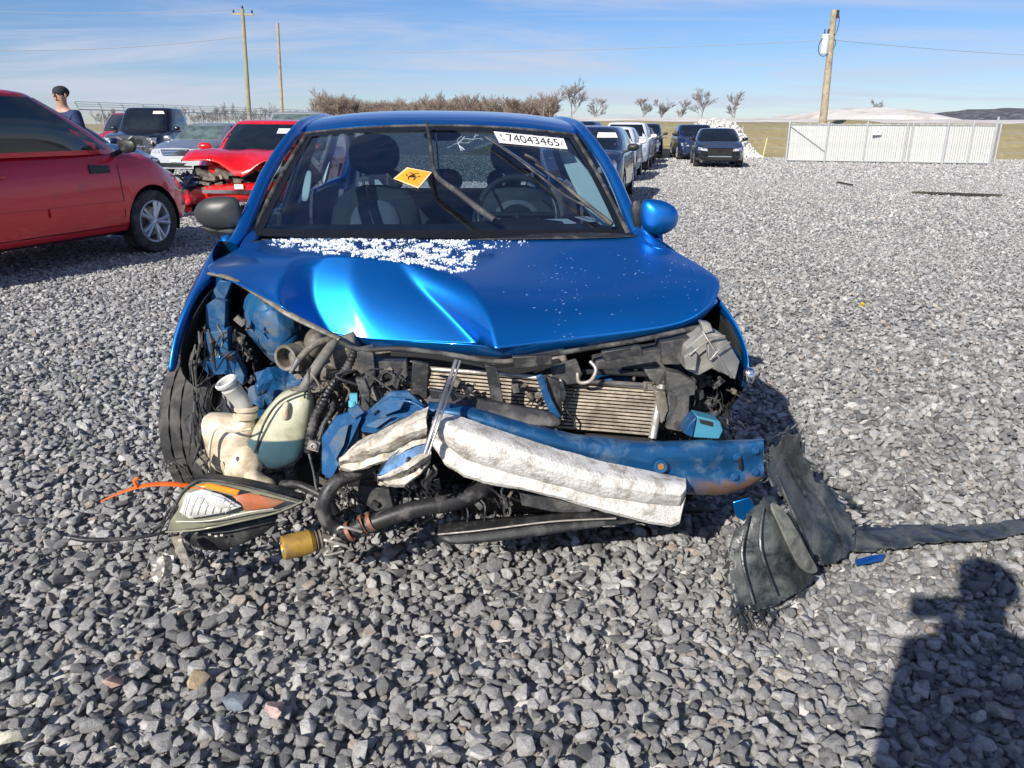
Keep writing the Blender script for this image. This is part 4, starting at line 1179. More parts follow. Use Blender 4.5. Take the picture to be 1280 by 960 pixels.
def person(root, h, hands, elbows, cap=True, hold=None, lean=0.0):
    # faces +y in local space; hands/elbows: {side: point}
    k = h / 1.70
    J = {'pelvis': (0, 0, .93), 'spine': (0, .01, 1.12), 'chest': (0, .0, 1.30), 'neck': (0, .0, 1.44), 'head0': (0, .015, 1.52), 'head': (0, .025, 1.60)}
    V, E, Rr, idx = [], [], [], {}
    def av(nm, p, r, par=None):
        idx[nm] = len(V); V.append(Vector(p) * k); Rr.append(r * k if not isinstance(r, tuple) else (r[0] * k, r[1] * k))
        if par: E.append((idx[par], idx[nm]))
    av('pelvis', J['pelvis'], (.15, .11)); av('spine', J['spine'], (.135, .10), 'pelvis'); av('chest', J['chest'], (.155, .11), 'spine'); av('neck', J['neck'], .058, 'chest')
    av('head0', (0, .02, 1.53), .066, 'neck'); av('head', (0, .02, 1.61), (.074, .088), 'head0'); av('crown', (0, .01, 1.665), (.05, .055), 'head')
    for s, n in ((-1, 'l'), (1, 'r')):
        av('sh' + n, (s * .17, 0, 1.37), .062, 'chest')
        el = Vector(elbows[n]) / k; ha = Vector(hands[n]) / k
        av('el' + n, el, .042, 'sh' + n); av('wr' + n, ha, .027, 'el' + n)
        d = (ha - el).normalized(); av('pa' + n, ha + d * .05, (.036, .020), 'wr' + n)
        side = Vector((-s, 0, 0)); side = (side - d * side.dot(d)).normalized(); nrm = d.cross(side)
        for f in range(4):
            o = (f - 1.5) * .019; ln = (.062, .074, .070, .054)[f]
            av(f'f{f}{n}', ha + d * .085 + side * o, .0085, 'pa' + n)
            av(f'g{f}{n}', ha + d * (.085 + ln * .5) + side * o + nrm * .008, .0078, f'f{f}{n}')
            av(f'h{f}{n}', ha + d * (.085 + ln * .8) + side * o + nrm * .024, .0065, f'g{f}{n}')
        av('t0' + n, ha + d * .045 + side * .042, .011, 'pa' + n); av('t1' + n, ha + d * .075 + side * .058, .009, 't0' + n)
        av('hip' + n, (s * .09, 0, .86), .088, 'pelvis'); av('kn' + n, (s * .105, .02, .48), .055, 'hip' + n); av('an' + n, (s * .115, -.01, .09), .038, 'kn' + n); av('to' + n, (s * .125, .13, .045), .035, 'an' + n)
    body = skin_mesh('body', V, E, Rr, M['skin'], root)
    # face
    mb = MB()
    mb.ball(Vector((0, .112, 1.60)) * k, (.013 * k, .02 * k, .024 * k), 8, 6); mb.build('nose', M['skin'], root)
    for s in (-1, 1):
        mb = MB(); mb.ball(Vector((s * .03, .098, 1.622)) * k, (.013 * k, .008 * k, .008 * k), 8, 6); mb.build('eye', M['ink'], root)
        mb = MB(); mb.ball(Vector((s * .079, .01, 1.605)) * k, (.01 * k, .02 * k, .032 * k), 8, 6); mb.build('ear', M['skin'], root)
    mb = MB(); mb.box(Vector((0, .103, 1.557)) * k, (.045 * k, .012 * k, .009 * k)); mb.build('mouth', mat('lips', (.3, .12, .1), rough=.5), root)
    mb = MB(); mb.ball(Vector((0, -.005, 1.645)) * k, (.088 * k, .105 * k, .075 * k), 16, 10); mb.jitter(.004, 20); mb.build('hair' if not cap else 'beanie', M['hair'] if not cap else M['trousers'], root)
    # clothes
    def sub(names, scale, nm, m_, root_nm, extra=.0):
        ii = [idx[n] for n in names]; mp = {o: i for i, o in enumerate(ii)}
        ee = [(mp[a], mp[b]) for a, b in E if a in mp and b in mp]
        rr = [tuple(x + extra * k for x in (Rr[i] if isinstance(Rr[i], tuple) else (Rr[i], Rr[i]))) for i in ii]
        return skin_mesh(nm, [V[i] for i in ii], ee, rr, m_, root, root=mp[idx[root_nm]])
    sub(['pelvis', 'spine', 'chest', 'shl', 'ell', 'wrl', 'shr', 'elr', 'wrr'], 1, 'jacket', M['jacket'], 'pelvis', .026)
    sub(['pelvis', 'hipl', 'knl', 'anl', 'hipr', 'knr', 'anr'], 1, 'trousers', M['trousers'], 'pelvis', .018)
    for s in (-1, 1):
        mb = MB(); mb.pillow([Vector((s * .12 + a * .052, b, .0)) * k for a, b in ((-1, -.06), (1, -.06), (1, .1), (.6, .21), (-.6, .21), (-1, .1))], (0, 0, 1), .10 * k, .0, power=.6); mb.build('shoe', M['shoe'], root)
def people():
    r = empty('person', (.09, -.27, 0), 0, 'person holding up a phone, seen only as the shadow on the gravel, bottom right', 'person')
    person(r, 1.69, {'l': (-.19, .03, .84), 'r': (.03, .17, 1.32)}, {'l': (-.20, -.03, 1.10), 'r': (.16, .08, 1.09)})
    ph = MB(); ph.box((.064, -.045, 1.385), (.155, .009, .076)); ph.build('phone', M['black_plastic'], None, label='dark phone held sideways in both hands of the person at the picture taking spot', cat='phone', mods=[('bevel', .004, 2)])
    q = P(96, 150, 11.6)
    r = empty('person', (q.x, 11.3, 0), R(165), 'person in a dark hat and blue jacket standing behind the crimson SUV', 'person')
    person(r, 1.86, {'l': (-.16, .26, 1.22), 'r': (.14, .28, 1.2)}, {'l': (-.27, .03, 1.16), 'r': (.27, .03, 1.16)})
    ph = MB(); ph.box((q.x, 11.0, 1.34), (.2, .012, .14)); ph.build('tablet', M['black_plastic'], None, label='dark tablet held by the person in the blue jacket behind the red SUV', cat='tablet')
people()
# ================================================================== THE WRECK
WR = empty('wrecked_car', (-.20, 2.10, 0), R(4.5), 'wrecked blue hatchback with torn off front end, crumpled hood and exposed engine bay', 'car')
WI = (Matrix.Translation((-.20, 2.10, 0)) @ Matrix.Rotation(R(4.5), 4, 'Z')).inverted()
def Q(px, py, D): return WI @ P(px, py, D)
def Qs(l): return [Q(*p) for p in l]
CAMW = WI @ Vector((0, 0, CAM_H))
def wpart(name, mb, m, smooth=35, parent=None, **k): return mb.build(name, m, parent or WR, smooth=smooth, **k)
def sheet(name, rows, m, thick=.003, sub=2, parent=None, crease=None, smooth=179, jit=0, off=-1, pix=True, simple=False):
    mb = MB(); mb.grid([[Q(*p) for p in r] if pix else [Vector(p) for p in r] for r in rows])
    o = wpart(name, mb, m, 0, parent)
    if jit:
        for v in o.data.vertices: v.co += noise.noise_vector(v.co * 9) * jit
    nc = len(rows[0])
    if crease:
        at = o.data.attributes.new('crease_edge', 'FLOAT', 'EDGE')
        key = {}
        for a, b, c in crease: key[tuple(sorted((a[0] * nc + a[1], b[0] * nc + b[1])))] = c
        for e in o.data.edges: at.data[e.index].value = key.get(tuple(sorted(e.vertices)), 0.0)
    o.data.shade_smooth()
    if sub:
        s = o.modifiers.new('s', 'SUBSURF'); s.levels = sub; s.render_levels = sub
        if simple: s.subdivision_type = 'SIMPLE'
    if thick: s = o.modifiers.new('t', 'SOLIDIFY'); s.thickness = thick; s.offset = off
    return o
def pplate(name, outl, D, thick, m, parent=None, bev=.003, tilt=None):
    # flat plate from a traced outline: D may vary per point
    pts = [Q(p[0], p[1], p[2] if len(p) > 2 else D) for p in outl]
    mb = MB(); mb.prism(pts, (0, thick, 0)); return wpart(name, mb, m, 30, parent, mods=[('bevel', bev, 2)])
def ppillow(name, outl, D, front, back, m, parent=None, jit=0, chaikin=2, power=.5):
    pts = [Q(p[0], p[1], p[2] if len(p) > 2 else D) for p in outl]
    mb = MB(); mb.pillow(pts, (0, -1, 0), front, back, chaikin=chaikin, power=power, steps=6)
    if jit: mb.jitter(jit, 14, 2)
    return wpart(name, mb, m, 50, parent)
def ptube(name, pts, r, m, parent=None, n=10, sm=5, flat=1.0, ribs=0):
    mb = MB(); mb.tube([Q(*p) for p in pts], r, n=n, sm=sm, flat=flat, ribs=ribs); return wpart(name, mb, m, 50 if not ribs else 30, parent)

# ---------------- cabin shell
HWB = .875
def side_x(z): return HWB - .03 * max(0, (z - .75) / .25) ** 1.5 - .05 * max(0, (.35 - z) / .15)
SIDES = []
for s in (-1, 1):
    for (a, b, nm) in ((.98, 1.98, 'front_door'), (1.99, 2.95, 'rear_door'), (2.96, 4.05, 'rear_quarter')):
        rows = []
        for z in (.24, .36, .55, .72, .86, .93, .965):
            rows.append([Vector((s * (side_x(z) - .06 * max(0, (y - 3.2) / .9) ** 2), y, z + .05 * (y - 1) / 3)) for y in np.linspace(a, b, 9)])
        if nm == 'rear_quarter':
            yc = 3.25
            for r in rows:
                for v in r: pass
        mb = MB(); mb.grid(rows); d = wpart(nm, mb, M['blue'], 40, mods=[('solid', .03, 1 if s > 0 else -1)])
        if nm != 'rear_quarter':
            h = MB(); h.box((s * (HWB + .012), b - .15, .84), (.022, .17, .03)); wpart('door_handle', h, M['blue'], parent=d, mods=[('bevel', .008, 2)])
    # side frame: A pillar, roof rail, C pillar in one sweep
    path = [(s * .80, .93, .93), (s * .775, 1.02, .99), (s * .730, 1.34, 1.190), (s * .672, 1.66, 1.338), (s * .660, 2.0, 1.390), (s * .645, 2.6, 1.408), (s * .625, 3.2, 1.365), (s * .66, 3.75, 1.20), (s * .75, 4.15, .98)]
    mb = MB(); mb.tube(path, [.026, .027, .026, .025, .024, .024, .03, .05, .08], n=10, sm=5, flat=1.15); wpart('roof_frame', mb, M['blue'], 50)
    mb = MB(); mb.tube([(s * .80, 1.96, .95), (s * .70, 1.98, 1.2), (s * .63, 2.0, 1.39)], .035, n=8, sm=3); wpart('door_pillar', mb, M['frit'], 50)
    # door glass
    rows = [[Vector((s * (.835 - .185 * t), y0 + (y1 - y0) * u, .96 + .425 * t)) for u in (0, .5, 1)] for t, y0, y1 in ((0, 1.12, 1.95), (.5, 1.38, 1.95), (.95, 1.72, 1.96))]
    mb = MB(); mb.grid(rows); wpart('door_glass', mb, M['glass'], 50)
    rows = [[Vector((s * (.835 - .195 * t), y0 + (y1 - y0) * u, .97 + .42 * t)) for u in (0, .5, 1)] for t, y0, y1 in ((0, 2.02, 3.4), (.5, 2.02, 3.3), (.95, 2.04, 3.1))]
    mb = MB(); mb.grid(rows); wpart('door_glass', mb, M['glass'], 50)
    # pale trim on the inside of the pillars
rows = []
for y, z, w in ((1.655, 1.378, .635), (1.70, 1.407, .645), (1.85, 1.432, .65), (2.15, 1.454, .645), (2.6, 1.464, .635), (3.1, 1.430, .615), (3.5, 1.37, .59)):
    rows.append([Vector((w * u, y + .055 * abs(u) ** 2 * (1 if y < 2 else 0), z - .040 * abs(u) ** 3.0)) for u in np.linspace(-1, 1, 15)])
mb = MB(); mb.grid(rows); wpart('roof', mb, M['blue'], 50, mods=[('subsurf', 2), ('solid', .012)])
mb = MB(); mb.box((0, 2.3, .40), (1.62, 3.1, .06)); mb.box((0, 4.0, .62), (1.5, .12, .62)); mb.box((0, .93, .62), (1.5, .04, .56)); wpart('floor_pan', mb, M['dark'], mods=[('bevel', .01, 2)])
mb = MB(); mb.pillow([(-.78, 4.0, .35), (.78, 4.0, .35), (.80, 4.0, .9), (-.80, 4.0, .9)], (0, 1, 0), .28, .0); wpart('hatch', mb, M['blue'], 50)
rows = [[Vector((u * (.66 - .12 * t), 3.98 - .52 * t + .03 * (1 - u * u), .98 + .38 * t)) for u in np.linspace(-1, 1, 7)] for t in (0, .5, 1)]
mb = MB(); mb.grid(rows); wpart('rear_window', mb, M['rear_glass'], 60)
for y in (3.15,):
    for s in (-1, 1): add_wheel(WR, s * .76, y, .315, .2, 5, M['silver_rim'])
# ---------------- windshield
def ws_pt(u, t):
    hw = .742 + (.612 - .742) * t
    x = hw * u
    y = .915 + .72 * t + .10 * abs(u) ** 2.2 * (1 - .5 * t) - .02 * math.sin(math.pi * t)
    z = .962 + .41 * t - .035 * t * abs(u) ** 2 + .012 * math.sin(math.pi * t)
    return Vector((x, y, z))
mb = MB(); mb.grid([[ws_pt(u, t) for u in np.linspace(-1, 1, 21)] for t in np.linspace(0, 1, 11)])
WS = wpart('windshield', mb, M['glass'], 60)
WSB = BVHTree.FromPolygons([Vector(v) for v in mb.v], mb.f)
def hit(px, py, bv, off=.006):
    p = Q(px, py, 1.0); d = (p - CAMW).normalized(); h = bv.ray_cast(CAMW, d)
    if h[0] is None: return None
    n = h[1] if h[1].dot(d) < 0 else -h[1]
    return h[0] + n * off
# black border of the glass
mb = MB()
def band(t0, t1, u0, u1, nu, nt):
    mb.grid([[ws_pt(u, t) + Vector((0, -.0035, .003)) for u in np.linspace(u0, u1, nu)] for t in np.linspace(t0, t1, nt)])
band(0, .055, -1, 1, 21, 2); band(.955, 1.0, -1, 1, 21, 2)
mb.grid([[ws_pt(-1, t) + Vector((.0, -.0045, .0)), ws_pt(-.955, t) + Vector((0, -.0045, .0035))] for t in np.linspace(0, 1, 9)])
mb.grid([[ws_pt(1, t) + Vector((.0, -.0045, .0)), ws_pt(.955, t) + Vector((0, -.0045, .0035))] for t in np.linspace(0, 1, 9)])
wpart('glass_border', mb, M['frit'], 60, parent=WS)
mb = MB(); mb.tube([ws_pt(u, 1.0) + Vector((0, .006, .008)) for u in np.linspace(-1, 1, 15)], .006, n=6); wpart('header_seal', mb, M['rubber'], 60)
for s in (-1, 1):
    mb = MB(); mb.tube([ws_pt(s, t) + Vector((s * .006, .0, .004)) for t in np.linspace(0, 1, 9)], .009, n=6); wpart('side_seal', mb, M['rubber'], 60)
# stickers with their print
def decal(name, corners, m, off=.007, thick=.0012):
    pts = [hit(px, py, WSB, off) for px, py in corners]
    n = (pts[1] - pts[0]).cross(pts[3] - pts[0]).normalized()
    if n.dot(CAMW - pts[0]) < 0: n = -n
    mb = MB(); mb.prism(pts, -n * thick); return wpart(name, mb, m, 0), pts, n
lot, lp, ln = decal('lot_sticker', [(617, 166), (704, 175), (709, 188), (624, 180)], M['paper'])
def text_on(body, pts, n, u0, u1, v0, v1, m, parent, tsize=1.0, name='lettering'):
    me = text_mesh(body, 1.0)
    xs = [v.co.x for v in me.vertices]; ys = [v.co.y for v in me.vertices]
    x0, x1, y0, y1 = min(xs), max(xs), min(ys), max(ys)
    for v in me.vertices:
        u = u0 + (u1 - u0) * (v.co.x - x0) / (x1 - x0); w = v0 + (v1 - v0) * (v.co.y - y0) / (y1 - y0)
        top = pts[0].lerp(pts[1], u); bot = pts[3].lerp(pts[2], u)
        v.co = bot.lerp(top, w) + n * .0015
    return link(name, me, m, parent)
text_on('74043465', lp, ln, .15, .90, .16, .86, M['ink'], lot)
text_on('E', lp, ln, .06, .10, .52, .78, M['ink'], lot); text_on('=', lp, ln, .06, .11, .22, .36, M['ink'], lot); text_on('X', lp, ln, .92, .965, .25, .72, M['ink'], lot)
bio, bp_, bn = decal('hazard_sticker', [(492, 225), (509, 211), (540, 217), (523, 237)], M['sticker_edge'])
b2, p2, n2 = decal('sticker_face', [(495, 225), (510, 212.6), (537, 217.6), (522, 235)], M['sticker'], off=.0085)
b2.parent = bio
# three-lobed biohazard mark in thin rings
def in_quad(u, v): return (p2[0].lerp(p2[1], u)).lerp(p2[3].lerp(p2[2], u), v) + n2 * .0012
mb = MB()
def ringq(cu, cv, r, w, a0=0, a1=6.283, n=18):
    rows = []
    for k in range(n + 1):
        a = a0 + (a1 - a0) * k / n
        rows.append([in_quad(cu + math.cos(a) * q, cv + math.sin(a) * q) for q in (r - w, r + w)])
    mb.grid(rows)
ringq(.5, .5, .10, .02)
for k in range(3):
    a = math.pi / 4 + k * 2.094
    ringq(.5 + .17 * math.cos(a), .5 + .17 * math.sin(a), .135, .026, a + .55, a + 6.283 - .55)
wpart('biohazard_mark', mb, M['ink'], 0, parent=bio)
# crack star and other chips
rng = random.Random(21)
mb = MB()
def crack(cx, cy, n, L):
    for k in range(n):
        a = rng.uniform(0, 6.28); x, y = cx, cy; pts = []
        for j in range(4):
            q = hit(x, y, WSB, .004)
            if q is None: break
            pts.append(q); a += rng.uniform(-.5, .5); x += math.cos(a) * L / 4; y += math.sin(a) * L / 4 * .6
        if len(pts) > 1: mb.tube(pts, .0006, n=3)
crack(572, 180, 9, 22); crack(592, 175, 5, 16)
mb2 = mb; wpart('crack', mb2, M['crack'], 0, parent=WS)
# ---------------- interior
def seat(x, y):
    sb = MB(); sb.pillow([(x - .24, y, .50), (x + .24, y, .50), (x + .25, y + .03, .78), (x + .20, y + .10, 1.09), (x - .20, y + .10, 1.09), (x - .25, y + .03, .78)], (0, -1, .2), .075, .07, power=.4)
    so = wpart('seat', sb, M['seat'], 60)
    q = MB(); q.pillow([(x - .13, y - .07, .55), (x + .13, y - .07, .55), (x + .14, y - .04, .80), (x + .11, y + .02, 1.02), (x - .11, y + .02, 1.02), (x - .14, y - .04, .80)], (0, -1, .2), .03, .02, power=.4); wpart('seat_panel', q, M['seat_panel'], 60, parent=so)
    q = MB(); q.pillow([(x - .13, y + .10, 1.14), (x + .13, y + .10, 1.14), (x + .125, y + .12, 1.34), (x - .125, y + .12, 1.34)], (0, -1, .1), .055, .05, power=.4); wpart('headrest', q, M['seat'], 60, parent=so)
    q = MB(); [q.cyl((x + d, y + .11, 1.06), (x + d, y + .11, 1.18), .007, n=8) for d in (-.06, .06)]; wpart('headrest_post', q, M['chrome'], 60, parent=so)
    q = MB(); q.pillow([(x - .25, y - .5, .5), (x + .25, y - .5, .5), (x + .25, y, .5), (x - .25, y, .5)], (0, 0, 1), .09, .1, power=.4); wpart('seat_cushion', q, M['seat'], 60, parent=so)
seat(-.35, 1.92); seat(.37, 1.92)
sb = MB(); sb.pillow([(-.62, 2.95, .5), (.62, 2.95, .5), (.60, 3.05, .98), (-.60, 3.05, .98)], (0, -1, .2), .08, .08, power=.4); rs = wpart('rear_seat', sb, M['seat'], 60)
for x in (-.38, 0, .38):
    q = MB(); q.pillow([(x - .12, 3.06, .98), (x + .12, 3.06, .98), (x + .10, 3.08, 1.12), (x - .10, 3.08, 1.12)], (0, -1, 0), .05, .05, power=.4); wpart('headrest', q, M['seat'], 60, parent=rs)
rows = [[Vector((u * .76, y, z + .03 * math.exp(-((u - .45) / .25) ** 2) * (1 if y > 1.1 else 0))) for u in np.linspace(-1, 1, 17)] for y, z in ((1.0, .945), (1.12, .968), (1.3, .972), (1.46, .955), (1.52, .90), (1.50, .70), (1.44, .50))]
mb = MB(); mb.grid(rows); wpart('dashboard', mb, M['dash'], 60, mods=[('solid', .02)])
mb = MB()
c = Vector((.345, 1.56, .985)); ax = Vector((0, -.90, .44)).normalized(); u_ = Vector((1, 0, 0)); v_ = ax.cross(u_).normalized()
mb.tube([c + (u_ * math.cos(a) + v_ * math.sin(a)) * .185 for a in np.linspace(0, 2 * math.pi, 33)], .015, n=8, caps=False)
st = wpart('steering_wheel', mb, mat('wheel_leather', (.05, .05, .055), rough=.35), 60)
mb = MB(); mb.ball(c + ax * -.02, (.075, .03, .06), 14, 8, rot=Euler((R(-26), 0, 0)).to_matrix()); [mb.tube([c, c + (u_ * math.cos(a) + v_ * math.sin(a)) * .18], [.02, .011], n=6) for a in (0, math.pi, math.pi * 1.5)]
wpart('wheel_hub', mb, M['dash'], 60, parent=st)
for px0, px1, py, tag_ in ((678, 722, 286, 0), (736, 756, 284, 1)):
    a = Q(px0, py + 2, 3.35); b = Q(px1, py + 3, 3.35); z = .982 + .012 * tag_
    mb = MB(); mb.prism([(a.x, a.y - .02, z), (b.x, b.y + .03, z), (b.x - .02, b.y + .17, z + .003), (a.x - .04, a.y + .14, z + .003)], (0, 0, .002)); wpart('dash_paper', mb, M['paper'], 0)
mb = MB(); mb.pillow([(-.09, 1.78, 1.31), (.09, 1.78, 1.31), (.085, 1.78, 1.36), (-.085, 1.78, 1.36)], (0, 1, 0), .02, .02); mb.tube([(0, 1.78, 1.34), (0, 1.74, 1.38)], .01, n=6); wpart('rear_mirror', mb, M['dash'], 60)
# pale inner trims seen through the glass: a wide one at the right, two slivers at the left
def inner_trim(path, w):
    rows = []
    for (p, ww) in zip(path, w): p = Vector(p); rows.append([p + Vector((-ww / 2, .02, 0)), p, p + Vector((ww / 2, -.02, 0))])
    mb = MB(); mb.grid(rows); wpart('pillar_trim', mb, M['trim'], 60, mods=[('subsurf', 2), ('solid', .01)])
def ipath(l, D): return [Q(px, py, D) for px, py in l]
inner_trim([Q(704, 186, 3.84), Q(716, 205, 3.78), Q(734, 235, 3.62), Q(750, 262, 3.45), Q(764, 284, 3.32)], [.04, .085, .12, .125, .10])
inner_trim([Q(405, 176, 4.1), Q(400, 188, 4.08)], [.02, .035]); inner_trim([Q(388, 214, 4.0), Q(382, 252, 3.95)], [.035, .045]); inner_trim([Q(412, 202, 4.2), Q(404, 228, 4.2)], [.012, .03])
mb = MB(); mb.box(Q(474, 229, 4.6), (.05, .01, .04)); wpart('rear_label', mb, M['paper'], 0)
# ---------------- wipers
def wtube(name, pts, r, m, parent=None, off=.02, n=6, flat=1.0, sm=4):
    q = [hit(a, b, WSB, off) for a, b in pts]; q = [x for x in q if x is not None]
    mb = MB(); mb.tube(q, r, n=n, sm=sm, flat=flat); return wpart(name, mb, m, 60, parent)
wa = wtube('wiper_arm', [(617, 290), (598, 276), (570, 254), (549, 238), (543, 228)], [.014, .013, .012, .011, .008], M['black_dusty'], off=.06)
wtube('wiper_blade', [(534, 166), (538, 190), (543, 225), (547, 236)], [.006, .008, .008, .006], M['rubber'], parent=wa, off=.05)
wtube('wiper_blade', [(545, 170), (547, 195), (549, 222)], .003, M['black_plastic'], parent=wa, off=.012)
wb_ = wtube('wiper_arm', [(762, 289), (735, 267), (700, 238), (668, 214)], [.010, .008, .007, .005], M['black_dusty'], off=.035)
wtube('wiper_blade', [(606, 176), (640, 199), (675, 226), (705, 249), (738, 266)], [.004, .005, .005, .005, .004], M['rubber'], parent=wb_, off=.02)
wtube('wiper_spring', [(611, 179), (645, 203), (680, 228)], .002, M['chrome'], parent=wb_, off=.030)
wtube('wiper_clip', [(655, 203), (668, 210), (678, 222)], .008, M['black_plastic'], parent=wb_, off=.035)
# ---------------- cowl
sheet('cowl', [[(308, 300, 3.08), (400, 294, 3.10), (500, 291, 3.12), (600, 290, 3.12), (700, 290, 3.10), (800, 291, 3.04)],
               [(305, 306, 3.0), (400, 300, 3.02), (500, 299, 3.02), (600, 299, 3.02), (700, 298, 3.01), (805, 296, 2.98)]], M['black_plastic'], sub=2)
# ---------------- hood
HOOD = [
 [(316, 300, 3.02), (345, 299, 3.04), (385, 297, 3.06), (420, 296, 3.07), (455, 296, 3.07), (500, 295, 3.08), (560, 295, 3.08), (640, 294, 3.08), (720, 293, 3.06), (778, 293, 3.03), (798, 295, 3.0)],
 [(297, 311, 2.93), (338, 309, 2.88), (372, 311, 2.74), (400, 316, 2.62), (442, 319, 2.60), (497, 325, 2.63), (566, 341, 2.60), (650, 322, 2.86), (735, 311, 2.92), (808, 309, 2.92), (843, 313, 2.90)],
 [(276, 322, 2.82), (322, 327, 2.66), (358, 336, 2.52), (390, 344, 2.57), (436, 350, 2.53), (514, 352, 2.58), (594, 362, 2.49), (668, 350, 2.68), (765, 342, 2.74), (836, 333, 2.74), (872, 330, 2.76)],
 [(260, 331, 2.71), (308, 346, 2.56), (344, 364, 2.42), (388, 380, 2.52), (450, 390, 2.47), (556, 388, 2.51), (611, 396, 2.38), (686, 388, 2.45), (785, 380, 2.50), (862, 366, 2.55), (905, 350, 2.60)],
 [(256, 337, 2.66), (306, 357, 2.48), (354, 384, 2.36), (410, 416, 2.46), (464, 425, 2.43), (598, 430, 2.42), (619, 436, 2.30), (698, 426, 2.38), (800, 414, 2.42), (868, 403, 2.44), (895, 370, 2.47)],
]
cr = []
for i in range(1, 4): cr.append(((i, 6), (i + 1, 6), 1.0)); cr.append(((i, 5), (i + 1, 5), .85)); cr.append(((i, 3), (i + 1, 3), .8)); cr.append(((i, 4), (i + 1, 4), .45)); cr.append(((i, 2), (i + 1, 2), .6))
for j in range(3, 6): cr.append(((1, j), (1, j + 1), .85))
for j in range(6, 10): cr.append(((1, j), (1, j + 1), .25))
for i in (0,): cr.append(((0, 0), (0, 1), 1))
HD = sheet('hood', HOOD, M['blue'], thick=.0, sub=4, crease=cr)
HBV = bvh_of(HD)
sd = HD.modifiers.new('t', 'SOLIDIFY'); sd.thickness = .006; sd.offset = -1
# folded lip and inner frame along the front edge
lip = HOOD[4]
def lipsheet():
    rows = []
    for dy, dD in ((0, 0), (7, .005), (13, .03), (12, .09)):
        rows.append([(a + (2 if dy else 0), b + dy * (1.15 if 3 < j < 8 else .7), D + dD) for j, (a, b, D) in enumerate(lip) if j >= 3])
    return rows
sheet('hood_lip', lipsheet(), M['blue'], thick=.004, sub=3)
ptube('hood_seal', [(424, 427, 2.31), (450, 437, 2.31), (500, 436, 2.28), (560, 443, 2.26), (620, 452, 2.23), (660, 448, 2.25), (720, 438, 2.30), (800, 425, 2.34), (872, 409, 2.38)], .008, M['rubber'])
ptube('hood_edge_frame', [(262, 342, 2.66), (290, 349, 2.56), (330, 372, 2.46), (362, 393, 2.38), (400, 412, 2.33), (425, 424, 2.31)], [.010, .012, .014, .014, .012, .010], M['engine'], flat=.6)
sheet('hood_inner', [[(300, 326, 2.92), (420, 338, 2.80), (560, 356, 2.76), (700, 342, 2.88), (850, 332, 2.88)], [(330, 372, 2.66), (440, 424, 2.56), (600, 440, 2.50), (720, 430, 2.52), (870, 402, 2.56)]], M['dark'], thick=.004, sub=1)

# snow left on the rear of the hood
def snow():
    rng = random.Random(31); mb = MB()
    DN = Vector((0, 0, -1))
    def dens(px, py):
        # frozen strip from the left corner to the wiper, thinning to the right
        top = 297 + (px - 330) * .0; 
        bot = np.interp(px, [330, 400, 450, 500, 560, 592, 600, 640, 690, 700], [306, 316, 322, 328, 341, 341, 315, 308, 303, 300])
        if not (px > 335 and top < py < bot): return 0
        d = np.interp(px, [335, 360, 430, 500, 560, 600, 640, 700], [.25, .9, 1.0, .85, .8, .5, .28, .1])
        g = noise.noise(Vector((px * .05, py * .17, 0))) + .5 * noise.noise(Vector((px * .17, py * .4, 3))); e = min(py - top, bot - py) / 5
        return d * min(1, e + .25) * (1.0 if g > .02 + (.30 if px > 590 else 0) else .06)
    n = 0
    for k in range(30000):
        px, py = rng.uniform(330, 705), rng.uniform(296, 342)
        if rng.random() > dens(px, py): continue
        h = hit(px, py, HBV, .0)
        if h is None: continue
        r = rng.uniform(.0016, .0046) * (1.15 if px < 480 else 1.0)
        r *= (1.5 if n % 15 == 0 else .72)
        mb.ball(h + Vector((0, 0, r * .2)), (r * rng.uniform(1, 1.7), r * rng.uniform(1, 1.7), r * rng.uniform(.5, .9)), 5, 3)
        n += 1
    mb.jitter(.0015, 160, 3)
    o = mb.build('snow', M['snow'], None, smooth=60, kind='stuff', label='strip of grainy old snow along the rear of the crumpled blue hood below the windshield', cat='snow')
    o.matrix_world = WI.inverted()
snow()
def specks():
    # stone chips and dried mud flecks on the hood paint
    rng = random.Random(8); mb = MB()
    for k in range(170):
        c = rng.choice([(560, 305, 40, 8), (690, 350, 45, 22), (780, 345, 60, 20), (705, 400, 8, 25), (850, 345, 30, 20)])
        px, py = rng.gauss(c[0], c[2]), rng.gauss(c[1], c[3])
        h = hit(px, py, HBV, .0008)
        if h is None: continue
        r = rng.uniform(.0004, .0013)
        mb.ball(h, (r * rng.uniform(1, 4.5), r * rng.uniform(1, 2.2), r * .5), 6, 3)
    wpart('paint_chip', mb, mat('mud_fleck', (.30, .42, .62), rough=.7), 60, parent=HD, kind='stuff')
specks()
# ---------------- fenders
lf = [(205, 465, 2.36), (209, 440, 2.38), (216, 415, 2.42), (228, 386, 2.47), (243, 362, 2.53), (262, 344, 2.62), (275, 338, 2.70)]
rows = []
for k, p in enumerate(lf):
    a = Q(*p); tz = [.62, .70, .78, .85, .90, .945, .965][k]
    b = Vector((-side_x(tz), .97, tz))
    row = [Q(p[0] + (16 - k * 1.5), p[1] + 2, p[2] + .05), a]
    for t in (.25, .6, 1): q = a.lerp(b, t); q.x -= .035 * math.sin(math.pi * t) ; row.append(q)
    rows.append(row)
sheet('front_fender', rows, M['blue'], thick=.003, sub=2, pix=False)
rf = [(936, 482, 2.32), (944, 462, 2.32), (941, 436, 2.36), (930, 410, 2.42), (914, 388, 2.48), (897, 368, 2.54), (868, 340, 2.66)]
rows = []
for k, p in enumerate(rf):
    a = Q(*p); tz = [.60, .68, .76, .84, .90, .945, .965][k]
    b = Vector((side_x(tz), .97, tz))
    row = [Q(p[0] - 14, p[1] + 4, p[2] + .06), a]
    for t in (.25, .6, 1): q = a.lerp(b, t); q.x += .02 * math.sin(math.pi * t); row.append(q)
    rows.append(row)
sheet('front_fender', rows, M['blue'], thick=.003, sub=2, pix=False, jit=.006)
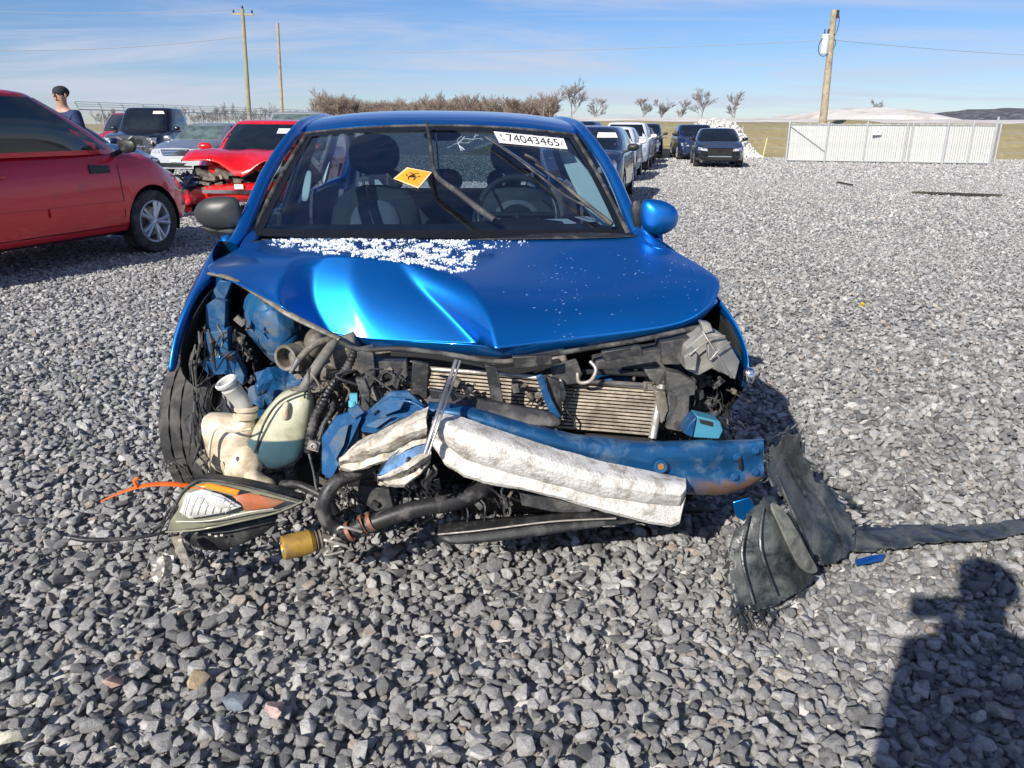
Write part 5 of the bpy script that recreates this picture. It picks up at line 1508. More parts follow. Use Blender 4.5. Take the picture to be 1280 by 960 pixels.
for s in (-1, 1):
    rows = [[Vector((s * .86, .97, z)) for z in (.22, .5, .8, .95)], [Vector((s * .55, .97, z)) for z in (.22, .5, .8, .95)]]
    mb = MB(); mb.grid(rows); wpart('door_shut', mb, M['dark'], 0, mods=[('solid', .01)])
    # corner panel at the base of the pillar
sheet('pillar_base', [[(296, 313, 2.90), (306, 296, 3.0), (318, 285, 3.08)], [(304, 316, 2.92), (315, 302, 3.0), (328, 298, 3.07)]], M['blue'], sub=2)
sheet('pillar_base', [[(842, 314, 2.90), (815, 297, 3.0), (800, 282, 3.06)], [(818, 312, 2.90), (800, 300, 2.98), (788, 290, 3.05)]], M['blue'], sub=2)
# ---------------- mirrors
mo = ppillow('door_mirror', [(241, 268), (246, 255), (258, 247), (278, 245), (296, 246), (301, 262), (303, 278), (298, 285), (270, 287), (250, 281)], 3.08, .035, .09, mat('grey_cap', (.035, .037, .04), rough=.42, var=.15, dirt=(.12, .12, .12), dirt_amt=.3), chaikin=1, power=.6)
ppillow('mirror_foot', [(246, 281), (270, 287), (299, 285), (301, 292), (280, 294), (258, 291)], 3.08, .02, .07, M['black_plastic'], parent=mo, chaikin=1)
ptube('mirror_arm', [(290, 288, 3.10), (310, 287, 3.12), (326, 283, 3.14)], .024, M['black_plastic'], parent=mo)
mo = ppillow('door_mirror', [(803, 251), (812, 248), (832, 251), (846, 260), (849, 272), (844, 286), (828, 294), (812, 296), (803, 288), (800, 268)], 3.08, .04, .09, M['blue'], chaikin=1, power=.6)
ptube('mirror_arm', [(815, 294, 3.10), (806, 296, 3.10), (794, 288, 3.12)], [.022, .026, .02], M['blue'], parent=mo)
ppillow('mirror_glass_side', [(788, 250), (804, 250), (802, 290), (792, 284)], 3.12, .01, .06, M['black_plastic'], parent=mo)

# ---------------- engine bay: back fill
mb = MB(); mb.box((0, .80, .66), (1.46, .05, .5)); wpart('firewall', mb, M['black_dusty'], mods=[('bevel', .01, 2)])
mb = MB()
rng = random.Random(17)
mb.box((.05, .52, .50), (.62, .36, .36)); mb.box((-.28, .50, .46), (.30, .34, .26)); mb.box((.12, .48, .70), (.42, .22, .06))
for k in range(16): mb.box((rng.uniform(-.4, .4), rng.uniform(.30, .5), rng.uniform(.4, .72)), (rng.uniform(.04, .14), rng.uniform(.04, .12), rng.uniform(.03, .1)), (rng.uniform(-.4, .4), rng.uniform(-.4, .4), 0))
wpart('engine_block', mb, M['engine'], mods=[('bevel', .008, 2)])
for s in (-1, 1):
    mb = MB(); mb.box((s * .58, .66, .48), (.10, .55, .16)); wpart('chassis_rail', mb, M['blue_dull'], mods=[('bevel', .012, 2)])
mb = MB(); mb.box((0, .62, .22), (1.05, .5, .09)); mb.box((-.55, .6, .2), (.4, .08, .05)); mb.box((.55, .6, .2), (.4, .08, .05)); wpart('subframe', mb, M['dark'], mods=[('bevel', .015, 2)])
# inner wheelhouse left
crumple(sheet('strut_tower', [[(306, 366, 2.66), (322, 362, 2.60), (342, 368, 2.58), (366, 380, 2.60), (388, 398, 2.66)],
   [(303, 388, 2.64), (320, 386, 2.54), (344, 390, 2.52), (370, 400, 2.55), (388, 414, 2.62)],
   [(304, 410, 2.64), (322, 414, 2.53), (346, 418, 2.51), (370, 424, 2.54), (384, 430, 2.62)],
   [(312, 426, 2.66), (328, 438, 2.55), (350, 446, 2.53), (368, 448, 2.56), (380, 444, 2.64)],
   [(326, 436, 2.68), (338, 450, 2.6), (352, 458, 2.58), (366, 460, 2.60), (374, 452, 2.66)]], M['blue_inner'], thick=.003, sub=4, jit=.006), .005, 13, .0008)
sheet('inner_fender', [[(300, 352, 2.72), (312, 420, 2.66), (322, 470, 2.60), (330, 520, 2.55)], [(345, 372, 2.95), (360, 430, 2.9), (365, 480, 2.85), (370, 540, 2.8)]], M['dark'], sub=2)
pplate('shotgun_rail', [(262, 372), (274, 350), (290, 352), (280, 378), (268, 384)], 2.60, .05, M['blue_dull'])
pplate('headlight_bracket', [(256, 382), (268, 374), (282, 378), (281, 414), (258, 416)], 2.56, .05, M['blue_dull'])
pplate('crumpled_bracket', [(256, 416), (284, 412), (286, 444), (262, 446)], 2.53, .06, M['blue_inner'])
pplate('crumpled_bracket', [(248, 454), (268, 446), (292, 442), (306, 470), (304, 482), (280, 468), (262, 470)], 2.48, .05, M['blue_dull'])
crumple(sheet('crumpled_bracket', [[(318, 466, 2.42), (336, 462, 2.42), (360, 464, 2.42), (378, 472, 2.40)], [(322, 482, 2.38), (342, 474, 2.36), (358, 484, 2.37), (378, 480, 2.36)], [(318, 498, 2.38), (332, 492, 2.40), (350, 500, 2.38), (366, 494, 2.38)]], M['blue_dull'], sub=4, jit=.010, simple=True), .007, 16)
crumple(sheet('crumpled_bracket', [[(306, 484, 2.46), (318, 480, 2.46), (330, 486, 2.46)], [(310, 512, 2.42), (320, 508, 2.40), (332, 514, 2.42)]], M['blue_inner'], sub=3, jit=.005))
pplate('bay_bracket', [(322, 372), (346, 368), (362, 378), (350, 382), (330, 380)], 2.55, .04, M['black_dusty'])
# torn black wheel liner shreds hanging in the arch
mb = MB()
for k in range(26):
    x = rng.uniform(238, 262); y = rng.uniform(400, 560); D = rng.uniform(2.38, 2.5)
    pts = [Q(x, y, D), Q(x + rng.uniform(-8, 8), y + rng.uniform(10, 30), D - .02), Q(x + rng.uniform(-10, 10), y + rng.uniform(30, 60), D)]
    mb.tube(pts, [rng.uniform(.002, .006), rng.uniform(.003, .008), .002], n=4, flat=.4)
wpart('liner_shred', mb, M['black_dusty'], 0, kind='stuff')
sheet('wheel_liner', [[(222, 466, 2.46), (226, 430, 2.48), (238, 398, 2.5), (256, 370, 2.56), (272, 356, 2.62)], [(240, 480, 2.62), (246, 436, 2.66), (262, 402, 2.7), (280, 372, 2.76), (292, 360, 2.8)], [(262, 500, 2.8), (272, 450, 2.85), (285, 410, 2.88), (296, 380, 2.9), (305, 365, 2.9)]], M['dark'], sub=2, jit=.008)
sheet('wheel_liner', [[(935, 486, 2.36), (932, 450, 2.40), (920, 415, 2.46), (900, 385, 2.54)], [(905, 520, 2.6), (900, 470, 2.66), (890, 420, 2.72), (876, 392, 2.76)], [(870, 540, 2.9), (866, 480, 2.9), (860, 430, 2.9), (856, 400, 2.9)]], M['dark'], sub=2, jit=.006)
# ---------------- front wheels (left one is splayed and shows its tread)
def tread_wheel(cx, cy, cz, r, w, rz, rx):
    mb = MB(); n = 72
    prof = [(-.5, .80), (-.5, .93), (-.44, .985), (-.36, 1.0), (-.27, 1.0), (-.26, .972), (-.22, .972), (-.21, 1.0), (-.05, 1.0), (-.04, .972), (.04, .972), (.05, 1.0), (.21, 1.0), (.22, .972), (.26, .972), (.27, 1.0), (.36, 1.0), (.44, .985), (.5, .93), (.5, .80), (.44, .66), (-.44, .66)]
    secs = []
    for k in range(n):
        a = 2 * math.pi * k / n; ring = []
        for i, (u, q) in enumerate(prof):
            g = 0
            if 2 <= i <= 17 and q >= .98:
                ph = k + (2 if abs(u) < .24 else 0) * (1 if u > 0 else -1) + int(abs(u) * 6)
                g = .022 if ph % 3 == 0 else 0
            rr = r * (q - g); ring.append(Vector((u * w, math.cos(a) * rr, math.sin(a) * rr)))
        secs.append(ring)
    secs.append(secs[0]); mb.grid(secs, closed=True)
    m_ = Matrix.Translation((cx, cy, cz)) @ Euler((0, rx, rz)).to_matrix().to_4x4()
    mb.v = [tuple(m_ @ Vector(v)) for v in mb.v]
    t = wpart('front_wheel', mb, M['tyre'], 25, weld=True)
    _, rim, _ = wheel_meshes(r, w, 5, M['silver_rim'], 'a')
    o = link('rim', rim, None, t); o.matrix_local = m_ @ Matrix.Rotation(math.pi if cx < 0 else 0, 4, 'Z')
tw = Q(271, 530, 2.84); tread_wheel(tw.x, tw.y, .270, .288, .19, R(-6), R(-3))
tread_wheel(.78, .60, .305, .318, .205, R(4), 0)
# ---------------- washer tank and coolant bottle
tk = ppillow('washer_tank', [(253, 530), (258, 517), (276, 516), (300, 520), (318, 512), (324, 532), (318, 552), (326, 566), (318, 580), (300, 584), (282, 590), (266, 582), (256, 560)], 2.24, .06, .07, M['tank'], jit=.006, chaikin=1, power=.32); crumple(tk, .006, 9, .0008)
ppillow('tank_lobe', [(276, 585), (290, 566), (306, 556), (322, 562), (330, 580), (322, 598), (304, 602), (286, 598)], 2.20, .05, .06, M['tank'], parent=tk, jit=.004)
ppillow('tank_lobe', [(302, 592), (316, 586), (328, 596), (345, 602), (344, 610), (326, 608), (310, 604)], 2.16, .03, .03, M['tank'], parent=tk, jit=.004)
ptube('tank_seam', [(262, 590, 2.16), (262, 560, 2.155), (270, 536, 2.15), (290, 540, 2.145), (314, 536, 2.15)], .004, M['tank'], parent=tk)
nk = ptube('filler_neck', [(288, 484, 2.20), (296, 494, 2.21), (304, 506, 2.215), (308, 522, 2.22)], [.030, .027, .026, .026], mat('filler_plastic', (.42, .42, .38), rough=.5, var=.15), parent=tk, n=16)
p0, p1 = Q(283, 478, 2.195), Q(288, 485, 2.20)
mb = MB(); dd = (p1 - p0).normalized(); mb.lathe([(.026, .012), (.034, .004), (.035, -.004), (.030, -.008), (.026, -.004), (.024, .03), (0, .03)], p0, dd, 20); wpart('filler_mouth', mb, mat('filler_rim', (.55, .56, .54), rough=.45), parent=tk)
mb = MB(); mb.lathe([(.030, 0), (.036, .004), (.036, .018), (.030, .022)], Q(307, 524, 2.22), (0, .1, 1), 18); mb.lathe([(.030, 0), (.036, .004), (.036, .012), (.030, .016)], Q(308, 514, 2.22), (0, .1, 1), 18); wpart('neck_collar', mb, M['tank'], parent=tk)
def bottle_mat():
    m = mat('coolant_bottle', (.50, .50, .36), rough=.32, var=.12, vscale=8, coat=.3, dirt=(.30, .28, .18), dirt_amt=.5, dirt_scale=10)
    nt = m.node_tree; b = nt.nodes['Principled BSDF']; L = nt.links.new
    src = b.inputs['Base Color'].links[0].from_socket
    t = N(nt, 'ShaderNodeTexCoord'); sp = N(nt, 'ShaderNodeSeparateXYZ'); L(t.outputs['Object'], sp.inputs[0])
    zf = Q(350, 548, 2.2).z
    mr = N(nt, 'ShaderNodeMapRange', i_1=zf - .003, i_2=zf + .003, i_3=1.0, i_4=0.0); L(sp.outputs[2], mr.inputs[0])
    mx = N(nt, 'ShaderNodeMix', data_type='RGBA'); mx.inputs[7].default_value = (.045, .10, .125, 1)
    L(mr.outputs[0], mx.inputs[0]); L(src, mx.inputs[6]); L(mx.outputs[2], b.inputs['Base Color'])
    return m
cb = ppillow('coolant_bottle', [(306, 556), (318, 530), (338, 504), (354, 489), (376, 486), (391, 488), (394, 512), (382, 566), (368, 580), (339, 585), (310, 574)], 2.24, .065, .07, bottle_mat(), chaikin=1, power=.32); crumple(cb, .003, 9, .0006)
ptube('bottle_seam', [(318, 566, 2.175), (330, 530, 2.17), (350, 502, 2.18), (385, 486, 2.2), (400, 478, 2.22)], .0035, M['black_dusty'], parent=cb)
ppillow('bottle_rib', [(352, 505), (362, 500), (364, 524), (352, 526)], 2.185, .02, .01, M['tank'], parent=cb)
# ---------------- hoses
ptube('radiator_hose', [(470, 578, 2.16), (445, 592, 2.10), (418, 604, 2.06), (405, 628, 2.04), (410, 652, 2.04), (432, 664, 2.05), (452, 656, 2.06)], .0215, M['hose'], n=14)
ptube('intercooler_pipe', [(436, 668, 2.08), (470, 652, 2.08), (520, 636, 2.10), (565, 628, 2.12), (600, 612, 2.16), (612, 596, 2.2)], [.026, .026, .026, .027, .027, .026], M['hose'], n=14)
for px, py, D in ((455, 655, 2.075), (465, 652, 2.08), (438, 664, 2.05)):
    mb = MB(); mb.lathe([(.0285, -.006), (.031, -.006), (.031, .006), (.0285, .006)], Q(px, py, D), Q(px + 20, py - 9, D) - Q(px, py, D), 20, closed=True); wpart('hose_clamp', mb, mat('rusty_clamp', (.24, .11, .07), rough=.6, metal=.4), 30)
ptube('lower_hose', [(352, 606, 2.18), (372, 606, 2.16), (392, 614, 2.14), (408, 624, 2.13), (420, 640, 2.14)], .014, M['hose'])
ptube('upper_hose', [(422, 422, 2.36), (412, 436, 2.32), (398, 456, 2.28), (384, 478, 2.25), (376, 490, 2.25)], [.013, .017, .018, .016, .014], mat('grey_hose', (.15, .145, .135), rough=.6, var=.2, dirt=(.06, .055, .05), dirt_amt=.5), n=12)
hz = ptube('heater_pipe', [(414, 424, 2.34), (398, 428, 2.32), (384, 438, 2.31), (372, 452, 2.31)], .011, M['engine'])
ptube('heater_fitting', [(374, 448, 2.305), (368, 458, 2.30), (363, 466, 2.30)], [.013, .008, .006], M['steel'], parent=hz, n=10)
ptube('corrugated_loom', [(444, 434, 2.34), (438, 452, 2.31), (428, 468, 2.28), (414, 484, 2.24), (404, 502, 2.20), (394, 522, 2.17), (388, 546, 2.15), (386, 566, 2.14)], .013, M['hose'], n=12, sm=8, ribs=.12)
ptube('corrugated_loom', [(412, 490, 2.26), (416, 510, 2.20), (404, 532, 2.16), (398, 556, 2.14)], .008, M['hose'], n=10, sm=8, ribs=.12)
ptube('battery_cable', [(452, 500, 2.25), (440, 530, 2.18), (432, 560, 2.15), (420, 590, 2.14)], .006, M['hose'])
ptube('battery_cable', [(398, 590, 2.16), (396, 612, 2.12), (392, 590, 2.14), (386, 566, 2.16)], .004, M['black_dusty'])
for k in range(14):
    x, y = rng.uniform(385, 520), rng.uniform(450, 560); D = rng.uniform(2.16, 2.3)
    ptube('wiring', [(x, y, D), (x + rng.uniform(-25, 25), y + rng.uniform(5, 25), D - .03), (x + rng.uniform(-30, 30), y + rng.uniform(20, 60), D)], rng.uniform(.0025, .005), rng.choice([M['hose'], M['black_dusty'], M['engine']]), n=6)
# intake / throttle lumps
ppillow('throttle_body', [(378, 424), (386, 412), (404, 412), (410, 428), (400, 446), (384, 446)], 2.44, .05, .08, M['engine'], jit=.006)
ppillow('intake_pipe', [(360, 436), (372, 426), (388, 436), (390, 456), (378, 468), (364, 460)], 2.42, .04, .08, M['engine'], jit=.006)
mb = MB(); mb.lathe([(.030, -.03), (.040, -.03), (.042, .02), (.032, .02)], Q(361, 446, 2.38), (-.5, -1, .1), 20, closed=True); wpart('intake_flange', mb, M['engine'], 30)
ppillow('intake_manifold', [(400, 452), (420, 446), (424, 466), (416, 482), (398, 478)], 2.40, .04, .08, M['engine'], jit=.005)
for k in range(10):
    x, y = rng.uniform(366, 425), rng.uniform(420, 490); mb = MB(); a = rng.uniform(0, 3)
    mb.box(Q(x, y, 2.36 + rng.uniform(-.03, .05)), (rng.uniform(.02, .06), .04, rng.uniform(.01, .03)), (0, a, 0)); wpart('engine_bracket', mb, M['engine'], mods=[('bevel', .003, 2)])
mb = MB(); mb.lathe([(0, -.03), (.008, -.03), (.008, -.01), (.013, -.008), (.013, .01), (0, .012)], Q(441, 505, 2.16), (0, .1, 1), 10); mb.box(Q(442, 498, 2.16), (.022, .012, .03)); wpart('wiring_plug', mb, mat('pale_blue_plug', (.10, .38, .50), rough=.45), 40)
# headlight carrier and fan shroud pieces (centre left)
pplate('fan_shroud', [(446, 440), (466, 436), (470, 474), (462, 486), (446, 462)], 2.30, .06, M['black_dusty'])
sh = pplate('fan_shroud', [(466, 452), (508, 452), (510, 470), (500, 482), (486, 486), (472, 480)], 2.32, .05, M['black_dusty'])
mb = MB(); mb.lathe([(.016, -.004), (.024, -.006), (.026, .004), (.016, .004)], Q(484, 472, 2.305), (0, -1, .1), 20, closed=True); wpart('shroud_ring', mb, M['black_dusty'], parent=sh)
mb = MB(); mb.lathe([(0, 0), (.0165, 0), (.0165, .004), (0, .004)], Q(484, 472, 2.312), (0, -1, .1), 20); wpart('shroud_hole', mb, M['dark'], parent=sh)
pplate('latch_plate', [(444, 474), (456, 476), (464, 494), (452, 498)], 2.2, .03, M['black_dusty'])
pplate('latch_plate', [(450, 494), (462, 492), (462, 514), (456, 520), (448, 514)], 2.17, .03, M['black_dusty'])
pplate('shroud_strip', [(488, 440), (560, 446), (618, 462), (700, 450), (700, 458), (620, 474), (560, 458), (488, 452)], 2.38, .06, M['dark'])
# ---------------- condenser with tubes and fins
def condenser():
    A, B, C_, D_ = Q(506, 462, 2.40), Q(822, 488, 2.30), Q(812, 545, 2.24), Q(500, 520, 2.32)
    def uv(u, v): return A.lerp(B, u).lerp(D_.lerp(C_, u), v)
    ux = (B - A).normalized(); vz = (A - D_).normalized(); nn = ux.cross(vz)
    if nn.y > 0: nn = -nn
    co = MB(); co.prism([uv(-.02, -.10) - nn * .05, uv(1.02, -.10) - nn * .05, uv(1.02, 1.06) - nn * .05, uv(-.02, 1.06) - nn * .05], -nn * .03); root = wpart('condenser', co, M['dark'], 0)
    nt_ = 13
    for k in range(nt_):
        v = (k + .5) / nt_
        mb = MB(); w = .0035
        a, b = uv(0, v), uv(1, v)
        mid = [a.lerp(b, t) + nn * .006 * math.sin(t * 7 + k * .2) for t in np.linspace(0, 1, 12)]
        rows = [[p + vz * w, p - vz * w] for p in mid]; rows2 = [[p - nn * .016 - vz * w, p - nn * .016 + vz * w] for p in mid]
        mb.loft([[p + vz * w, p - vz * w, p - vz * w - nn * .018, p + vz * w - nn * .018] for p in mid])
        wpart('condenser_tube', mb, M['fin'], 0, parent=root)
    fm = MB(); 
    for k in range(nt_ - 1):
        v0, v1 = (k + .5) / nt_, (k + 1.5) / nt_; pts = []
        n = 90
        rows = []
        for j in range(n + 1):
            t = j / n; v = v0 + .02 if j % 2 else v1 - .02
            p = uv(t, v) + nn * .005 * math.sin(t * 7 + k * .2)
            rows.append([p - nn * .002, p - nn * .016])
        fm.grid(rows)
    wpart('cooling_fins', fm, M['fin'], 0, parent=root, kind='stuff')
    for u in (1.0,):
        mb = MB(); mb.tube([uv(u + .012, -.12), uv(u + .012, 1.05)], .013, n=12); wpart('side_tank', mb, M['alu'], parent=root)
    mb = MB(); mb.tube([uv(0, -.06), uv(.3, -.07), uv(.6, -.06), uv(1, -.06)], .008, n=8); wpart('top_bar', mb, M['alu'], parent=root)
    mb = MB(); mb.tube([uv(.06, -.1), uv(.06, .35)], .010, n=10); mb.tube([uv(-.15, .1), uv(-.02, .08), uv(.05, .12)], .011, n=10); mb.tube([uv(-.15, .3), uv(-.02, .28), uv(.05, .3)], .008, n=10); wpart('coolant_fitting', mb, M['alu'], parent=root)
condenser()
# front carrier, black plastic (right)
pplate('bonnet_carrier', [(745, 452), (800, 440), (828, 436), (830, 452), (834, 466), (800, 462), (745, 462)], 2.36, .08, M['black_dusty'])
pplate('bonnet_carrier', [(826, 428), (850, 424), (874, 420), (876, 446), (858, 456), (828, 456)], 2.34, .08, M['black_dusty'])
pplate('carrier_bracket', [(805, 462), (836, 462), (836, 486), (826, 486), (812, 474)], 2.30, .03, M['black_dusty'])
pplate('carrier_post', [(833, 464), (852, 468), (870, 478), (869, 494), (858, 496), (834, 490)], 2.27, .05, M['black_dusty'])
pplate('carrier_post', [(835, 490), (862, 494), (861, 538), (850, 540), (833, 536)], 2.27, .05, M['black_dusty'])
pplate('carrier_link', [(818, 488), (832, 490), (836, 512), (828, 530), (820, 524), (822, 504)], 2.26, .03, M['engine'])
ptube('carrier_bar', [(700, 466, 2.34), (750, 465, 2.33), (810, 468, 2.31)], .009, M['dark'])
ptube('carrier_bar', [(700, 476, 2.33), (750, 478, 2.32), (815, 482, 2.30)], .008, M['black_dusty'])
ptube('horn_wire', [(738, 452, 2.28), (745, 462, 2.26), (738, 476, 2.26), (724, 478, 2.27), (722, 466, 2.28)], .006, M['alu'])
pplate('bonnet_latch', [(690, 462), (722, 452), (728, 468), (722, 480), (702, 482), (692, 474)], 2.28, .04, M['black_dusty'])
pplate('bonnet_latch', [(694, 478), (702, 474), (708, 492), (704, 504), (698, 494)], 2.25, .02, M['alu'])
SM = mat('smoky_plastic', (.17, .17, .16), rough=.38, var=.25, dirt=(.30, .29, .26), dirt_amt=.5, dirt_scale=9, coat=.2)
hl = pplate('lamp_housing', [(858, 434, 2.30), (882, 414, 2.30), (906, 420, 2.30), (925, 452, 2.32), (919, 475, 2.30), (905, 468, 2.27), (890, 461, 2.26), (874, 470, 2.26), (858, 463, 2.27)], 2.3, .09, SM, bev=.005)
pplate('lamp_facet', [(884, 424, 2.26), (906, 420, 2.29), (925, 452, 2.30), (919, 475, 2.28), (900, 464, 2.245), (886, 450, 2.24)], 2.27, .02, SM, parent=hl)
pplate('lamp_facet', [(855, 446, 2.24), (868, 436, 2.25), (872, 444, 2.24), (870, 464, 2.235), (857, 462, 2.24)], 2.24, .04, SM, parent=hl)
pplate('lamp_lug', [(876, 402, 2.30), (888, 404, 2.30), (892, 414, 2.29), (880, 418, 2.29)], 2.3, .03, SM, parent=hl)
for pts in ([(878, 414, 2.27), (892, 436, 2.235), (914, 472, 2.26)], [(862, 444, 2.235), (882, 428, 2.245), (906, 420, 2.27)], [(888, 450, 2.23), (900, 436, 2.24), (912, 428, 2.26)]):
    ptube('housing_rib', pts, .003, M['alu'], parent=hl, sm=3)
ppillow('lamp_bulb', [(928, 462), (940, 458), (945, 466), (940, 480), (930, 482)], 2.30, .02, .03, M['chrome'])
pplate('tow_box', [(871, 520), (900, 527), (904, 538), (899, 549), (866, 547)], 2.22, .06, mat('pale_blue_metal', (.045, .19, .28), rough=.45, var=.2, dirt=(.2, .25, .25), dirt_amt=.4))
pplate('tow_box_hole', [(874, 524), (892, 528), (892, 534), (876, 530)], 2.217, .01, M['dark'])
pplate('tow_box', [(862, 530), (871, 521), (866, 547), (856, 543)], 2.21, .06, M['blue_dull'])
pplate('blue_strut', [(670, 470), (678, 468), (690, 500), (702, 522), (690, 522), (680, 500)], 2.17, .012, M['blue_dull'])
sheet('shroud_panel', [[(520, 482, 2.24), (580, 492, 2.22), (640, 506, 2.2), (690, 512, 2.18)], [(524, 500, 2.2), (590, 510, 2.17), (645, 522, 2.16), (702, 526, 2.14)], [(540, 512, 2.17), (592, 516, 2.15), (650, 530, 2.15), (700, 534, 2.14)]], M['black_dusty'], sub=2, jit=.004)
for q in ([(606, 456), (622, 460), (630, 504), (614, 500)], [(536, 486), (560, 490), (612, 502), (640, 512), (636, 522), (590, 512), (540, 502)], [(682, 470), (700, 476), (704, 520), (690, 518)],
          [(516, 452), (536, 456), (534, 500), (512, 496)], [(640, 446), (690, 444), (690, 456), (644, 462)], [(752, 440), (800, 432), (806, 444), (756, 452)]):
    pplate('shroud_piece', q, 2.20, .02, M['black_plastic'])
def clutter():
    # brackets, clips, bolts and wire ends filling the engine bay, each only a few pixels large
    rg = random.Random(77)
    zones = [(385, 520, 462, 560, 2.22, 2.42, 110), (250, 320, 400, 560, 2.46, 2.62, 50), (560, 720, 476, 520, 2.22, 2.40, 50), (800, 900, 470, 540, 2.28, 2.42, 50), (400, 640, 585, 650, 2.14, 2.3, 70), (210, 262, 560, 700, 2.05, 2.3, 30), (860, 925, 470, 545, 2.35, 2.6, 30)]
    for nm, mm, share in (('loose_bracket', M['black_dusty'], .45), ('loose_metal', M['engine'], .25), ('wire_bundle', M['hose'], .9)):
        mb = MB()
        for x0, x1, y0, y1, d0, d1, n in zones:
            for k in range(int(n * share)):
                q = Q(rg.uniform(x0, x1), rg.uniform(y0, y1), rg.uniform(d0, d1))
                if nm == 'wire_bundle':
                    pts = [q]
                    dd = Vector((rg.uniform(-1, 1), rg.uniform(-.3, .3), rg.uniform(-1, .1))).normalized()
                    for _ in range(4):
                        dd = (dd + Vector((rg.uniform(-.6, .6), rg.uniform(-.3, .3), rg.uniform(-.8, .1)))).normalized(); pts.append(pts[-1] + dd * rg.uniform(.015, .035))
                    mb.tube(pts, rg.uniform(.0012, .0042), n=5, sm=2)
                elif rg.random() < .55:
                    mb.box(q, (rg.uniform(.006, .045), rg.uniform(.004, .02), rg.uniform(.006, .03)), (rg.uniform(-.5, .5), rg.uniform(-1.5, 1.5), rg.uniform(-.5, .5)))
                else:
                    ax = Vector((rg.uniform(-.6, .6), -1, rg.uniform(-.6, .6))).normalized(); r = rg.uniform(.004, .012)
                    mb.lathe([(0, 0), (r, 0), (r, .006), (r * .6, .008), (r * .6, .02), (0, .02)], q, ax, 8)
        wpart(nm, mb, mm, 30, kind='stuff')
clutter()
